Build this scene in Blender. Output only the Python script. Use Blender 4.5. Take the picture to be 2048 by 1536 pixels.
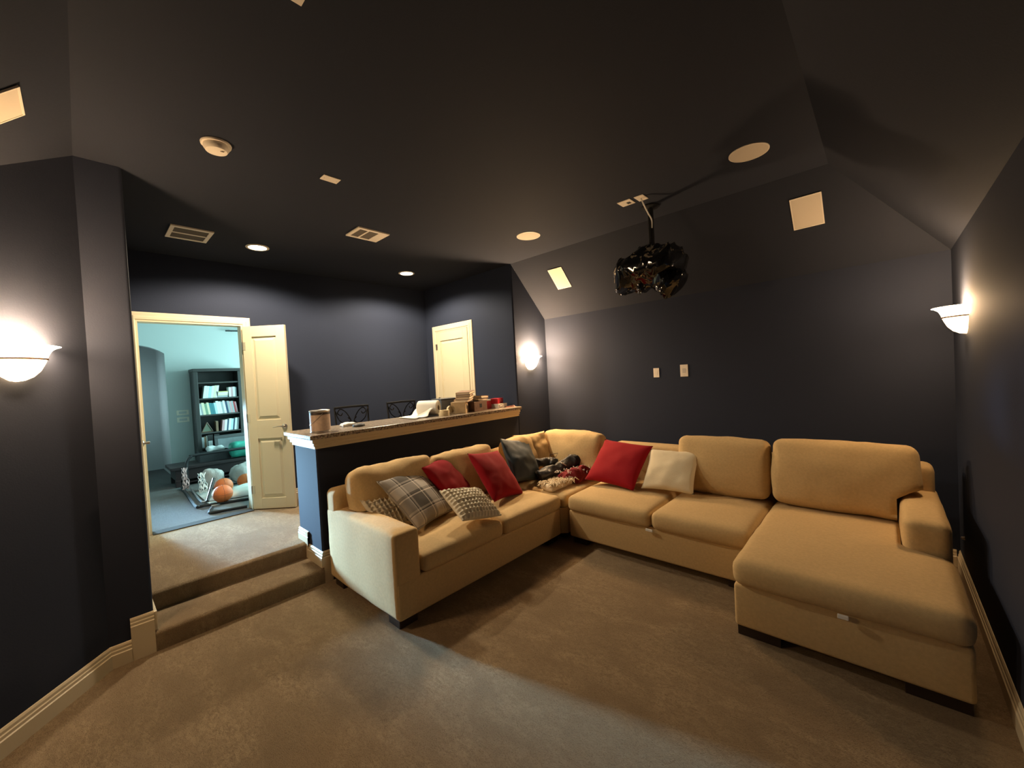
import bpy, bmesh, math, random
from mathutils import Vector, Matrix, Euler, noise as mnoise
random.seed(7)
S = bpy.context.scene
for o in list(bpy.data.objects): bpy.data.objects.remove(o)
COL = S.collection
R = math.radians

# ------------------------------------------------------------------ camera, world, exposure, light levels
def make_camera():
    y, p, r = R(42.8468), R(-1.1435), R(-3.0923)
    fw = Vector((-math.sin(y)*math.cos(p), math.cos(y)*math.cos(p), math.sin(p)))
    rt = Vector((math.cos(y), math.sin(y), 0)); up = rt.cross(fw)
    rt2 = rt*math.cos(r) + up*math.sin(r); up2 = -rt*math.sin(r) + up*math.cos(r)
    cd = bpy.data.cameras.new('camera'); cd.sensor_width = 36; cd.lens = 801.06/2048*36; cd.clip_start = .01
    co = bpy.data.objects.new('camera', cd); COL.objects.link(co)
    m = Matrix((rt2, up2, -fw)).transposed().to_4x4(); m.translation = (0, 0, 1.63); co.matrix_world = m
    S.camera = co
make_camera()
W = bpy.data.worlds.new('world'); S.world = W; W.use_nodes = True
W.node_tree.nodes['Background'].inputs[0].default_value = (.5, .7, .9, 1)
W.node_tree.nodes['Background'].inputs[1].default_value = .02
vs = S.view_settings; vs.view_transform = 'Standard'; vs.look = 'None'; vs.gamma = 1; vs.use_curve_mapping = False; vs.exposure = 0.14

CAN_POWER, CAN_COL = 165, (1, .83, .60)
SCONCE_POWER, SCONCE_COL = 100, (1, .66, .36)
SCONCE_GLASS = 130.0
WINDOW_POWER, DAY_COL = 30, (.40, .72, 1.0)
def area(name, loc, rot, sx, sy, power, col):
    d = bpy.data.lights.new(name, 'AREA'); d.shape = 'RECTANGLE'; d.size = sx; d.size_y = sy; d.energy = power; d.color = col
    o = bpy.data.objects.new(name, d); o.location = loc; o.rotation_euler = rot; COL.objects.link(o); return o
# daylight entering the room beyond the double door through its windows
wl_ = area('window_daylight', (-8.50, -.04, 1.10), (0, 0, 0), .48, .56, WINDOW_POWER, DAY_COL)
wl_.rotation_euler = Vector((5.6, 1.52, -.80)).to_track_quat('-Z', 'Y').to_euler(); wl_.data.spread = R(24)
area('window_daylight', (-7.0, 3.92, 1.75), (R(-90), 0, 0), 1.9, 1.5, 195, (.50, .92, .92))

# ------------------------------------------------------------------ measures of the room
XC, XB, YA, YD, XE = -3.452, -5.341, 3.812, 4.462, .394
H, HD, HP = 3.06, 2.395, .262
YP, YQ, YK = .248, .042, 1.30
YF, XF = -.61, -2.71
SL = .65
R1, XS2 = .13, -3.772
BAR = 1.235

# ------------------------------------------------------------------ materials
def nodes(m):
    m.use_nodes = True; nt = m.node_tree; return nt, nt.nodes, nt.links
MATS = {}
def mat(name, col, rough=.6, metal=0, bump=0, bscale=200, var=0, vscale=8, sheen=0, emit=None, estr=0, coat=0, spec=None, detail=4):
    if name in MATS: return MATS[name]
    m = bpy.data.materials.new(name); nt, N, L = nodes(m); b = N['Principled BSDF']
    b.inputs['Base Color'].default_value = (*col, 1); b.inputs['Roughness'].default_value = rough; b.inputs['Metallic'].default_value = metal
    if spec is not None: b.inputs['Specular IOR Level'].default_value = spec
    if sheen: b.inputs['Sheen Weight'].default_value = sheen; b.inputs['Sheen Roughness'].default_value = .5
    if coat: b.inputs['Coat Weight'].default_value = coat
    if emit: b.inputs['Emission Color'].default_value = (*emit, 1); b.inputs['Emission Strength'].default_value = estr
    tc = N.new('ShaderNodeTexCoord')
    if var:
        n = N.new('ShaderNodeTexNoise'); n.inputs['Scale'].default_value = vscale; n.inputs['Detail'].default_value = detail
        r = N.new('ShaderNodeValToRGB'); r.color_ramp.elements[0].position = .3; r.color_ramp.elements[1].position = .7
        r.color_ramp.elements[0].color = (*[c*(1-var) for c in col], 1); r.color_ramp.elements[1].color = (*[min(1, c*(1+var)) for c in col], 1)
        L.new(tc.outputs['Object'], n.inputs['Vector']); L.new(n.outputs['Fac'], r.inputs['Fac']); L.new(r.outputs['Color'], b.inputs['Base Color'])
    if bump:
        n = N.new('ShaderNodeTexNoise'); n.inputs['Scale'].default_value = bscale; n.inputs['Detail'].default_value = 3
        u = N.new('ShaderNodeBump'); u.inputs['Strength'].default_value = bump; u.inputs['Distance'].default_value = .01
        L.new(tc.outputs['Object'], n.inputs['Vector']); L.new(n.outputs['Fac'], u.inputs['Height']); L.new(u.outputs['Normal'], b.inputs['Normal'])
    MATS[name] = m; return m

def carpet_mat(name, ca, cb, cc):
    m = bpy.data.materials.new(name); nt, N, L = nodes(m); b = N['Principled BSDF']
    b.inputs['Roughness'].default_value = .95; b.inputs['Specular IOR Level'].default_value = .1
    b.inputs['Sheen Weight'].default_value = .08; b.inputs['Sheen Roughness'].default_value = .6
    tc = N.new('ShaderNodeTexCoord')
    mp = N.new('ShaderNodeMapping'); mp.inputs['Rotation'].default_value = (0, 0, R(35)); mp.inputs['Scale'].default_value = (1, 1.9, 1)
    L.new(tc.outputs['Object'], mp.inputs['Vector'])
    def nz(scale, det, ro, vec=None, dist=0):
        n = N.new('ShaderNodeTexNoise'); n.inputs['Scale'].default_value = scale; n.inputs['Detail'].default_value = det
        n.inputs['Roughness'].default_value = ro; n.inputs['Distortion'].default_value = dist
        L.new((vec or mp).outputs[0] if vec else mp.outputs[0], n.inputs['Vector']); return n
    fine = nz(170, 3, .7); mid = nz(26, 5, .75, None, 1.0); big = nz(2.6, 3, .55, None, .8)
    def mix(a, bfac, c1, c2):
        x = N.new('ShaderNodeMix'); x.data_type = 'RGBA'
        L.new(bfac, x.inputs['Factor'])
        for i, c in ((6, c1), (7, c2)):
            if hasattr(c, 'is_linked'): L.new(c, x.inputs[i])
            else: x.inputs[i].default_value = (*c, 1)
        return x.outputs[2]
    def ramp(src, lo, hi):
        r = N.new('ShaderNodeMapRange'); r.inputs[1].default_value = lo; r.inputs[2].default_value = hi; L.new(src, r.inputs[0]); return r.outputs[0]
    a = mix(None, ramp(big.outputs['Fac'], .35, .65), ca, cb)
    c = mix(None, ramp(mid.outputs['Fac'], .44, .60), a, cb)
    d = mix(None, ramp(fine.outputs['Fac'], .50, .72), c, cc)
    L.new(d, b.inputs['Base Color'])
    add = N.new('ShaderNodeMath'); add.operation = 'MULTIPLY_ADD'; add.inputs[1].default_value = .8
    L.new(mid.outputs['Fac'], add.inputs[0]); L.new(fine.outputs['Fac'], add.inputs[2])
    u = N.new('ShaderNodeBump'); u.inputs['Strength'].default_value = .9; u.inputs['Distance'].default_value = .02
    L.new(add.outputs[0], u.inputs['Height']); L.new(u.outputs['Normal'], b.inputs['Normal'])
    return m

def plaid_mat():
    m = bpy.data.materials.new('plaid_cloth'); nt, N, L = nodes(m); b = N['Principled BSDF']; b.inputs['Roughness'].default_value = .95
    tc = N.new('ShaderNodeTexCoord'); sp = N.new('ShaderNodeSeparateXYZ'); L.new(tc.outputs['Object'], sp.inputs[0])
    def band(out, period, off):
        a = N.new('ShaderNodeMath'); a.operation = 'MULTIPLY_ADD'; a.inputs[1].default_value = 1/period; a.inputs[2].default_value = off; L.new(out, a.inputs[0])
        f = N.new('ShaderNodeMath'); f.operation = 'FRACT'; L.new(a.outputs[0], f.inputs[0])
        r = N.new('ShaderNodeValToRGB'); cr = r.color_ramp; cr.interpolation = 'CONSTANT'
        cols = [(0, .11), (.36, .80), (.40, .04), (.44, .11), (.50, .50), (.80, .80), (.83, .04), (.87, .50), (.93, .11)]
        cr.elements[0].position = 0; cr.elements[1].position = .36
        for i, (p, v) in enumerate(cols):
            e = cr.elements[i] if i < 2 else cr.elements.new(p)
            e.color = (v, v*.90, v*.78, 1)
        L.new(f.outputs[0], r.inputs[0]); return r.outputs[0]
    mx = N.new('ShaderNodeMix'); mx.data_type = 'RGBA'; mx.inputs['Factor'].default_value = .5
    L.new(band(sp.outputs[0], .27, .42), mx.inputs[6]); L.new(band(sp.outputs[1], .27, .40), mx.inputs[7])
    L.new(mx.outputs[2], b.inputs['Base Color'])
    n = N.new('ShaderNodeTexNoise'); n.inputs['Scale'].default_value = 300; u = N.new('ShaderNodeBump'); u.inputs['Strength'].default_value = .3; u.inputs['Distance'].default_value = .004
    L.new(tc.outputs['Object'], n.inputs['Vector']); L.new(n.outputs['Fac'], u.inputs['Height']); L.new(u.outputs['Normal'], b.inputs['Normal'])
    return m

def granite_mat():
    m = bpy.data.materials.new('granite'); nt, N, L = nodes(m); b = N['Principled BSDF']; b.inputs['Roughness'].default_value = .3
    tc = N.new('ShaderNodeTexCoord'); v = N.new('ShaderNodeTexVoronoi'); v.inputs['Scale'].default_value = 130
    n = N.new('ShaderNodeTexNoise'); n.inputs['Scale'].default_value = 60; n.inputs['Detail'].default_value = 6
    L.new(tc.outputs['Object'], v.inputs['Vector']); L.new(tc.outputs['Object'], n.inputs['Vector'])
    r = N.new('ShaderNodeValToRGB'); cr = r.color_ramp
    cr.elements[0].position = .35; cr.elements[0].color = (.06, .045, .035, 1); cr.elements[1].position = .68; cr.elements[1].color = (.55, .47, .37, 1)
    e = cr.elements.new(.5); e.color = (.27, .21, .155, 1)
    L.new(n.outputs['Fac'], r.inputs[0]); mx = N.new('ShaderNodeMix'); mx.data_type = 'RGBA'; mx.inputs['Factor'].default_value = .25
    L.new(r.outputs[0], mx.inputs[6]); L.new(v.outputs['Color'], mx.inputs[7]); mx.blend_type = 'MULTIPLY'
    L.new(mx.outputs[2], b.inputs['Base Color']); return m

WALL = mat('navy_wall_paint', (.0255, .0315, .052), .75, bump=.06, bscale=120, spec=.12)
CEIL = mat('navy_ceiling_paint', (.021, .0245, .036), .8, bump=.06, bscale=90, spec=.1)
TRIM = mat('cream_trim_paint', (.66, .56, .39), .38)
DOORM = mat('cream_door_paint', (.62, .54, .37), .4)
CARPET = carpet_mat('beige_carpet', (.50, .365, .215), (.35, .245, .14), (.19, .13, .07))
FARCARPET = carpet_mat('grey_carpet', (.17, .17, .168), (.14, .14, .137), (.10, .10, .10))
FARWALL = mat('pale_wall_paint', (.47, .50, .49), .7)
SOFA = mat('tan_sofa_twill', (.60, .42, .205), .9, bump=.25, bscale=420, var=.06, vscale=60, sheen=.05, spec=.2)
WOODDARK = mat('dark_wood', (.025, .014, .009), .4)
BLACKM = mat('black_metal', (.012, .012, .013), .45, metal=.3)
WHITEP = mat('white_plastic', (.78, .70, .58), .4)
GRILLE = mat('cream_speaker_grille', (.66, .58, .46), .7, bump=.4, bscale=700)
NICKEL = mat('satin_nickel', (.55, .50, .44), .3, metal=1)
DARK = mat('dark_void', (.012, .012, .012), .8)

# ------------------------------------------------------------------ object helpers
def wl(o):
    v = Vector((0, 0, 0))
    while o: v += o.location; o = o.parent
    return v
def thing(name, label=None, cat=None, loc=(0, 0, 0), rz=0, group=None, kind=None):
    o = bpy.data.objects.new(name, None); COL.objects.link(o); o.location = loc; o.rotation_euler = (0, 0, rz); o.empty_display_size = .1
    return tag(o, label, cat, group, kind)
def tag(o, label=None, cat=None, group=None, kind=None):
    if label: o['label'] = label
    if cat: o['category'] = cat
    if group: o['group'] = group
    if kind: o['kind'] = kind
    return o
def obj(name, bm, m, parent=None, smooth=False, local=False, kind=None, label=None, sharp=35):
    if isinstance(m, (list, tuple)): ms = m
    else: ms = [m]
    if not local:
        if parent is None:
            xs = [v.co for v in bm.verts]
            c = Vector(((min(v.x for v in xs)+max(v.x for v in xs))/2, (min(v.y for v in xs)+max(v.y for v in xs))/2, min(v.z for v in xs)))
        else: c = wl(parent)
        bmesh.ops.translate(bm, verts=bm.verts, vec=-c)
    me = bpy.data.meshes.new(name); bmesh.ops.recalc_face_normals(bm, faces=bm.faces) if not getattr(bm, 'keep', False) else None
    bm.to_mesh(me); bm.free()
    for x in ms: me.materials.append(x)
    if smooth:
        me.polygons.foreach_set('use_smooth', [True]*len(me.polygons))
        if sharp: me.set_sharp_from_angle(angle=R(sharp))
    o = bpy.data.objects.new(name, me); COL.objects.link(o)
    if parent is not None: o.parent = parent
    elif not local: o.location = c
    if kind: o['kind'] = kind
    if label: o['label'] = label
    return o
def struct(name, bm, m, parent=None, smooth=False):
    return obj(name, bm, m, parent, smooth, kind='structure' if parent is None else None)
def copy_tree(o, parent=None):
    c = o.copy(); COL.objects.link(c)
    if parent is not None: c.parent = parent
    for ch in list(o.children): copy_tree(ch, c)
    return c

def BM(): return bmesh.new()
def box(bm, x0, x1, y0, y1, z0, z1, bev=0, mi=0, M=None, seg=2):
    t = bmesh.new(); bmesh.ops.create_cube(t, size=1)
    for v in t.verts: v.co = Vector((x0+(v.co.x+.5)*(x1-x0), y0+(v.co.y+.5)*(y1-y0), z0+(v.co.z+.5)*(z1-z0)))
    if bev: bmesh.ops.bevel(t, geom=t.edges, offset=bev, segments=seg, affect='EDGES', profile=.5)
    return merge(bm, t, M, mi)
def merge(bm, t, M=None, mi=0):
    mp = {}
    for v in t.verts: mp[v] = bm.verts.new(M @ v.co if M else v.co)
    for f in t.faces:
        try: nf = bm.faces.new([mp[v] for v in f.verts]); nf.material_index = mi if mi else f.material_index
        except ValueError: pass
    t.free(); return bm
def poly(bm, pts, mi=0):
    f = bm.faces.new([bm.verts.new(p) for p in pts]); f.material_index = mi; return f
def prism(bm, pts, d, mi=0):
    d = Vector(d); a = [bm.verts.new(p) for p in pts]; b = [bm.verts.new(Vector(p)+d) for p in pts]; n = len(pts)
    fs = [bm.faces.new(a[::-1]), bm.faces.new(b)] + [bm.faces.new((a[i], a[(i+1) % n], b[(i+1) % n], b[i])) for i in range(n)]
    for f in fs: f.material_index = mi
    return bm
def tube(bm, pts, r, seg=8, mi=0, closed=False, cap=True):
    pts = [Vector(p) for p in pts]; n = len(pts); rings = []; prev = None
    for i, p in enumerate(pts):
        if closed: t = pts[(i+1) % n]-pts[i-1]
        else: t = pts[min(i+1, n-1)]-pts[max(i-1, 0)]
        t.normalize()
        if prev is None: a = t.orthogonal().normalized()
        else: a = (prev - t*prev.dot(t)).normalized()
        prev = a; b = t.cross(a); rr = r[i] if isinstance(r, (list, tuple)) else r
        rings.append([bm.verts.new(p+(a*math.cos(2*math.pi*k/seg)+b*math.sin(2*math.pi*k/seg))*rr) for k in range(seg)])
    for i in range(n if closed else n-1):
        A, B = rings[i], rings[(i+1) % n]
        for k in range(seg):
            f = bm.faces.new((A[k], A[(k+1) % seg], B[(k+1) % seg], B[k])); f.material_index = mi
    if cap and not closed: bm.faces.new(rings[0][::-1]).material_index = mi; bm.faces.new(rings[-1]).material_index = mi
    return bm
def curve(pts, n=6):
    P = [Vector(p) for p in pts]; out = []
    for i in range(len(P)-1):
        p0, p1, p2, p3 = P[max(i-1, 0)], P[i], P[i+1], P[min(i+2, len(P)-1)]
        for k in range(n):
            t = k/n; out.append(.5*((2*p1)+(p2-p0)*t+(2*p0-5*p1+4*p2-p3)*t*t+(3*p1-p0-3*p2+p3)*t**3))
    return out+[P[-1]]
def lathe(bm, prof, c=(0, 0, 0), seg=24, a0=0, a1=2*math.pi, mi=0, sx=1, sy=1):
    full = abs(a1-a0-2*math.pi) < 1e-6; c = Vector(c); rings = []
    for r, z in prof:
        rings.append([bm.verts.new(c+Vector((r*sx*math.cos(a0+(a1-a0)*k/seg), r*sy*math.sin(a0+(a1-a0)*k/seg), z))) for k in range(seg if full else seg+1)])
    for A, B in zip(rings, rings[1:]):
        n = len(A)
        for k in range(n if full else n-1):
            f = bm.faces.new((A[k], A[(k+1) % n], B[(k+1) % n], B[k])); f.material_index = mi
    if full:
        if prof[0][0] > 1e-5: bm.faces.new(rings[0][::-1]).material_index = mi
        if prof[-1][0] > 1e-5: bm.faces.new(rings[-1]).material_index = mi
    bmesh.ops.remove_doubles(bm, verts=bm.verts, dist=1e-6)
    return bm
def axis_pts(h, r, n):
    e = [0, .1, .3, .6, 1]; a = [-h+r*t for t in e]
    inner = [-(h-r)+2*(h-r)*k/n for k in range(1, n)]
    return a+inner+[-v for v in a[::-1]]
def cushion(c, size, r, crown=(0, 0, .02), wr=0, M=None, deform=None, n=(10, 10, 3), seed=0, wscale=5):
    hx, hy, hz = [s/2 for s in size]; r = min(r, hx*.95, hy*.95, hz*.95)
    ax = [axis_pts(h, r, k) for h, k in zip((hx, hy, hz), n)]
    t = bmesh.new(); cache = {}
    c = Vector(c)
    def V(i, j, k):
        key = (i, j, k)
        if key in cache: return cache[key]
        p = Vector((ax[0][i], ax[1][j], ax[2][k])); h = (hx, hy, hz)
        inn = Vector([max(-(h[q]-r), min(h[q]-r, p[q])) for q in range(3)]); d = p-inn
        if d.length > 1e-9: p = inn+d.normalized()*r
        u, v, w = p.x/hx, p.y/hy, p.z/hz
        f = lambda a: max(0, 1-a*a)
        p = p + Vector((crown[0]*u*f(v)*f(w), crown[1]*v*f(u)*f(w), crown[2]*w*(f(u)*f(v))**.7))
        if wr:
            q = p*wscale+Vector((seed*3.1, seed*1.7, seed)); s = mnoise.noise(q)+.5*mnoise.noise(q*2.3)
            nn = d.normalized() if d.length > 1e-9 else Vector((0, 0, 1)); p = p+nn*s*wr
        if M: p = M @ p
        p = p+c
        if deform: p = deform(p)
        cache[key] = t.verts.new(p); return cache[key]
    NI, NJ, NK = [len(a)-1 for a in ax]
    for i in range(NI):
        for j in range(NJ):
            t.faces.new((V(i, j, 0), V(i, j+1, 0), V(i+1, j+1, 0), V(i+1, j, 0))); t.faces.new((V(i, j, NK), V(i+1, j, NK), V(i+1, j+1, NK), V(i, j+1, NK)))
    for i in range(NI):
        for k in range(NK):
            t.faces.new((V(i, 0, k), V(i+1, 0, k), V(i+1, 0, k+1), V(i, 0, k+1))); t.faces.new((V(i, NJ, k), V(i, NJ, k+1), V(i+1, NJ, k+1), V(i+1, NJ, k)))
    for j in range(NJ):
        for k in range(NK):
            t.faces.new((V(0, j, k), V(0, j, k+1), V(0, j+1, k+1), V(0, j+1, k))); t.faces.new((V(NI, j, k), V(NI, j+1, k), V(NI, j+1, k+1), V(NI, j, k+1)))
    return t
def cu(x0, x1, y0, y1, z0, z1, r, **k):
    return cushion(((x0+x1)/2, (y0+y1)/2, (z0+z1)/2), (x1-x0, y1-y0, z1-z0), r, **k)
def mould(bm, path, prof, side=1, closed=False, mi=0):
    """sweep a (out, z) profile along a floor path with mitred corners"""
    P = [Vector((p[0], p[1])) for p in path]; Z = [p[2] if len(p) > 2 else 0 for p in path]; n = len(P); rows = []
    for i in range(n):
        d0 = (P[i]-P[i-1]).normalized() if i > 0 else None; d1 = (P[i+1]-P[i]).normalized() if i < n-1 else None
        nr = lambda d: Vector((-d.y, d.x))*side
        if d0 is None: m = nr(d1)
        elif d1 is None: m = nr(d0)
        else:
            m = nr(d0)+nr(d1); m = m/max(.2, m.dot(nr(d0))) if m.length > 1e-6 else nr(d0)
        rows.append([bm.verts.new((P[i].x+m.x*o, P[i].y+m.y*o, Z[i]+z)) for o, z in prof])
    k = len(prof)
    for A, B in zip(rows, rows[1:]):
        for j in range(k):
            bm.faces.new((A[j], A[(j+1) % k], B[(j+1) % k], B[j]))
    bm.faces.new(rows[0][::-1]); bm.faces.new(rows[-1]); return bm
BASEP = [(.001, 0), (.018, 0), (.018, .078), (.013, .083), (.013, .098), (.009, .103), (.009, .117), (.004, .128), (.001, .13)]

# ------------------------------------------------------------------ the shell of the media room
T = .12
def wallquad(name, pts, m, d):
    bm = BM(); prism(bm, pts, d); return struct(name, bm, m)
# lower floor (carpet), right up to every wall
bm = BM(); poly(bm, [(XC-.33, -.9, 0), (.6, -.9, 0), (.6, 4.6, 0), (XC-.33, 4.6, 0)]); prism_floor = bm
t = BM(); prism(t, [(XC-.02, YF-.05, -.08), (XE+.05, YF-.05, -.08), (XE+.05, YD+.05, -.08), (XC-.02, YD+.05, -.08)], (0, 0, .08)); prism_floor.free()
struct('floor', t, CARPET)
# back wall behind the sofa, right wall, front wall, canted wall, left return
wallquad('wall_back', [(XC, YD, 0), (XE, YD, 0), (XE, YD, HD), (XC, YD, HD)], WALL, (0, T, 0))
wallquad('wall_right', [(XE, YF, 0), (XE, YD, 0), (XE, YD, HD), (XE, YF, HD)], WALL, (T, 0, 0))
wallquad('wall_front', [(XF, YF, 0), (XE, YF, 0), (XE, YF, HD), (XF, YF, HD)], WALL, (0, -T, 0))
wallquad('wall_canted', [(XC, YQ, 0), (XF, YF, 0), (XF, YF, HD), (XC, YQ, H)], WALL, (-.08, -.09, 0))
# left wall panel with a rounded outer corner
def bull(cx, cy, r, a0, a1, n=6): return [(cx+r*math.cos(R(a0+(a1-a0)*k/n)), cy+r*math.sin(R(a0+(a1-a0)*k/n))) for k in range(n+1)]
pts = [(XC-.25, YQ)] + [(XC, YQ)] + bull(XC-.02, YP-.02, .02, 0, 90) + [(XC-.25, YP)]
bm = BM(); prism(bm, [(x, y, 0) for x, y in pts], (0, 0, H)); struct('wall_left', bm, WALL, smooth=True)
bm = BM(); prism(bm, [(XC-.25, YP, 0), (XB-.0, YP, 0), (XB, YP, H), (XC-.25, YP, H)], (0, -T, 0)); struct('wall_left_landing', bm, WALL)
# wall with the small door, and its return that carries a sconce
bm = BM(); prism(bm, [(XB, YA, 0), (XB, YA, H)] + [(XC-.14, YA, H), (XC-.14, YA, 0)], (0, T, 0)); struct('wall_closet', bm, WALL)
pts = [(XC-.14, YA)] + bull(XC-.02, YA+.02, .02, -90, 0) + [(XC, YD), (XC-.14, YD)]
bm = BM(); prism(bm, [(x, y, 0) for x, y in pts], (0, 0, H)); struct('wall_sconce', bm, WALL, smooth=True)
# ceiling: flat field, slopes on three sides
def slab(name, pts, up, m=CEIL):
    bm = BM(); prism(bm, pts, up); return struct(name, bm, m)
slab('ceiling', [(XB, YQ, H), (XE-SL, YQ, H), (XE-SL, YA, H), (XB, YA, H)], (0, 0, .1))
slab('ceiling_slope_back', [(XC, YA, H), (XE-SL, YA, H), (XE, YD, HD), (XC, YD, HD)], (0, .07, .07))
slab('ceiling_slope_right', [(XE-SL, YQ, H), (XE-SL, YA, H), (XE, YD, HD), (XE, YF, HD)], (.07, 0, .07))
slab('ceiling_slope_front', [(XC, YQ, H), (XE-SL, YQ, H), (XE, YF, HD), (XF, YF, HD)], (0, -.07, .07))

# landing and two carpeted steps with rounded nosings
def nose(x, z, r=.03, n=6):   # going from riser up to tread, riser faces +X
    return [(x-r+r*math.cos(R(90*k/n)), z-r+r*math.sin(R(90*k/n))) for k in range(n+1)]
pr = [(XC+.018, 0)] + nose(XC+.022, R1) + [(XS2, R1), (XS2, 0)]
bm = BM(); prism(bm, [(x, YP, z) for x, z in pr], (0, YK-YP, 0)); struct('step', bm, CARPET, smooth=True)
pr = [(XS2, 0)] + [(XS2, R1+.0)] + nose(XS2+.008, HP) + [(XB-.02, HP), (XB-.02, 0)]
bm = BM(); prism(bm, [(x, YP, z) for x, z in pr], (0, YK-YP, 0)); struct('landing', bm, CARPET, smooth=True)
bm = BM(); box(bm, XB-.02, -3.95, YK, YA, 0, HP); struct('landing_floor', bm, CARPET)

# wall with the double door
DY0, DY1, DH = .415, 1.275, HP+2.10
bm = BM(); box(bm, XB-T, XB, YP-.1, DY0-.02, 0, H); struct('wall_door_left', bm, WALL)
bm = BM(); box(bm, XB-T, XB, DY1+.02, YA, 0, H); struct('wall_door', bm, WALL)
bm = BM(); box(bm, XB-T, XB, DY0-.02, DY1+.02, DH+.02, H); struct('wall_door_head', bm, WALL)
# its cream casing, jambs and threshold strip
CASP = [(0, 0), (0, .095), (.010, .095), (.016, .085), (.016, .055), (.022, .048), (.022, .022), (.014, .014), (.014, 0)]
def casing(name, plane_pt, udir, out, y0, y1, z0, z1, parent=None, w=.095):
    """door casing: profile across width swept up, over and down with mitres; udir = in-wall direction, out = wall normal"""
    u, o = Vector(udir), Vector(out); bm = BM(); rows = []
    P = [(y0, z0, -1, 0), (y0, z1, -1, 1), (y1, z1, 1, 1), (y1, z0, 1, 0)]
    for a, z, su, sv in P:
        rows.append([bm.verts.new(Vector(plane_pt)+u*(a+su*(w_*w/.095))+o*d+Vector((0, 0, z+sv*(w_*w/.095)))) for d, w_ in CASP])
    for A, B in zip(rows, rows[1:]):
        for j in range(len(CASP)): bm.faces.new((A[j], A[(j+1) % len(CASP)], B[(j+1) % len(CASP)], B[j]))
    bm.faces.new(rows[0]); bm.faces.new(rows[-1][::-1])
    return struct(name, bm, TRIM, parent)
casing('trim_1', (XB, 0, 0), (0, 1, 0), (1, 0, 0), DY0, DY1, HP, DH)
bm = BM()
box(bm, XB-T-.005, XB+.003, DY0-.02, DY0, HP, DH); box(bm, XB-T-.005, XB+.003, DY1, DY1+.02, HP, DH); box(bm, XB-T-.005, XB+.003, DY0-.02, DY1+.02, DH, DH+.02)
struct('trim_2', bm, TRIM)
bm = BM(); box(bm, XB-.06, XB+.075, DY0, DY1, HP, HP+.008, .003); struct('trim_3', bm, mat('grey_threshold', (.045, .045, .042), .9, spec=.05))

def panel_door(name, w, h, panels, loc, rz, th=.036, hinge_left=True, lever=None):
    """leaf: hinge edge at local x=0, leaf along +x, faces +-y; stiles and rails stand proud of raised panels"""
    rt = thing(name, kind='structure', loc=loc, rz=rz)
    bm = BM(); st = .1; e = th/2
    zs = [0] + [z for p in panels for z in p] + [h]
    box(bm, 0, st, -e, e, 0, h, .002, seg=1); box(bm, w-st, w, -e, e, 0, h, .002, seg=1)
    for a, b in zip(zs[0::2], zs[1::2]): box(bm, st, w-st, -e, e, a, b, .002, seg=1)
    obj('door_frame', bm, DOORM, rt, local=True)
    for z0, z1 in panels:
        bm = BM(); box(bm, st-.002, w-st+.002, -e+.012, e-.012, z0-.002, z1+.002)
        for s in (-1, 1):
            o = [(st, z0), (w-st, z0), (w-st, z1), (st, z1)]; q = [(st+.04, z0+.045), (w-st-.04, z0+.045), (w-st-.04, z1-.045), (st+.04, z1-.045)]
            A = [bm.verts.new((x, s*(e-.013), z)) for x, z in [(x+(.012 if i in (0, 3) else -.012), z+(.012 if i < 2 else -.012)) for i, (x, z) in enumerate(o)]]
            B = [bm.verts.new((x, s*(e-.002), z)) for x, z in q]
            for i in range(4): bm.faces.new((A[i], A[(i+1) % 4], B[(i+1) % 4], B[i]))
            bm.faces.new(B)
        obj('door_panel', bm, DOORM, rt, local=True)
    for z in (.22, h/2, h-.22):
        bm = BM(); tube(bm, [(-.004, -e-.004, z-.045), (-.004, -e-.004, z+.045)], .006); box(bm, 0, .028, -e-.0025, -e+.001, z-.045, z+.045)
        obj('hinge', bm, NICKEL, rt, smooth=True, local=True)
    if lever:
        bm = BM(); hx, hz = w-.06, lever
        for s in (-1, 1):
            M = Matrix.Translation((hx, s*e, hz)) @ Matrix.Rotation(-s*math.pi/2, 4, 'X')
            t = BM(); lathe(t, [(.0001, 0), (.028, 0), (.028, .006), (.02, .011), (.011, .014), (.011, .05), (.0001, .05)], seg=20); merge(bm, t, M)
        hd = obj('door_handle', bm, NICKEL, rt, smooth=True, local=True)
        for s in (-1, 1):
            bm = BM(); tube(bm, curve([(hx, s*(e+.045), hz), (hx-.05, s*(e+.05), hz+.003), (hx-.11, s*(e+.045), hz-.004)], 5), .008)
            obj('lever', bm, NICKEL, hd, smooth=True, local=True)
    return rt
# right leaf, swung into the room; left leaf folded back along the landing wall
panel_door('door_1', .475, 2.075, [(.12, .80), (1.01, 1.955)], (XB+.035, DY1+.015, HP+.012), R(43), lever=.93)
panel_door('door_2', .465, 2.075, [(.12, .80), (1.01, 1.955)], (XB+.045, DY0-.072, HP+.012), R(-.6), lever=.93)

# small door on the closet wall
CX0, CX1 = -5.075, -4.335
casing('trim_4', (0, YA, 0), (1, 0, 0), (0, -1, 0), CX0, CX1, HP, DH)
panel_door('door_3', CX1-CX0-.008, 2.085, [(.14, .80), (1.0, 1.95)], (CX0+.004, YA-.006, HP+.01), 0, th=.03)

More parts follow.
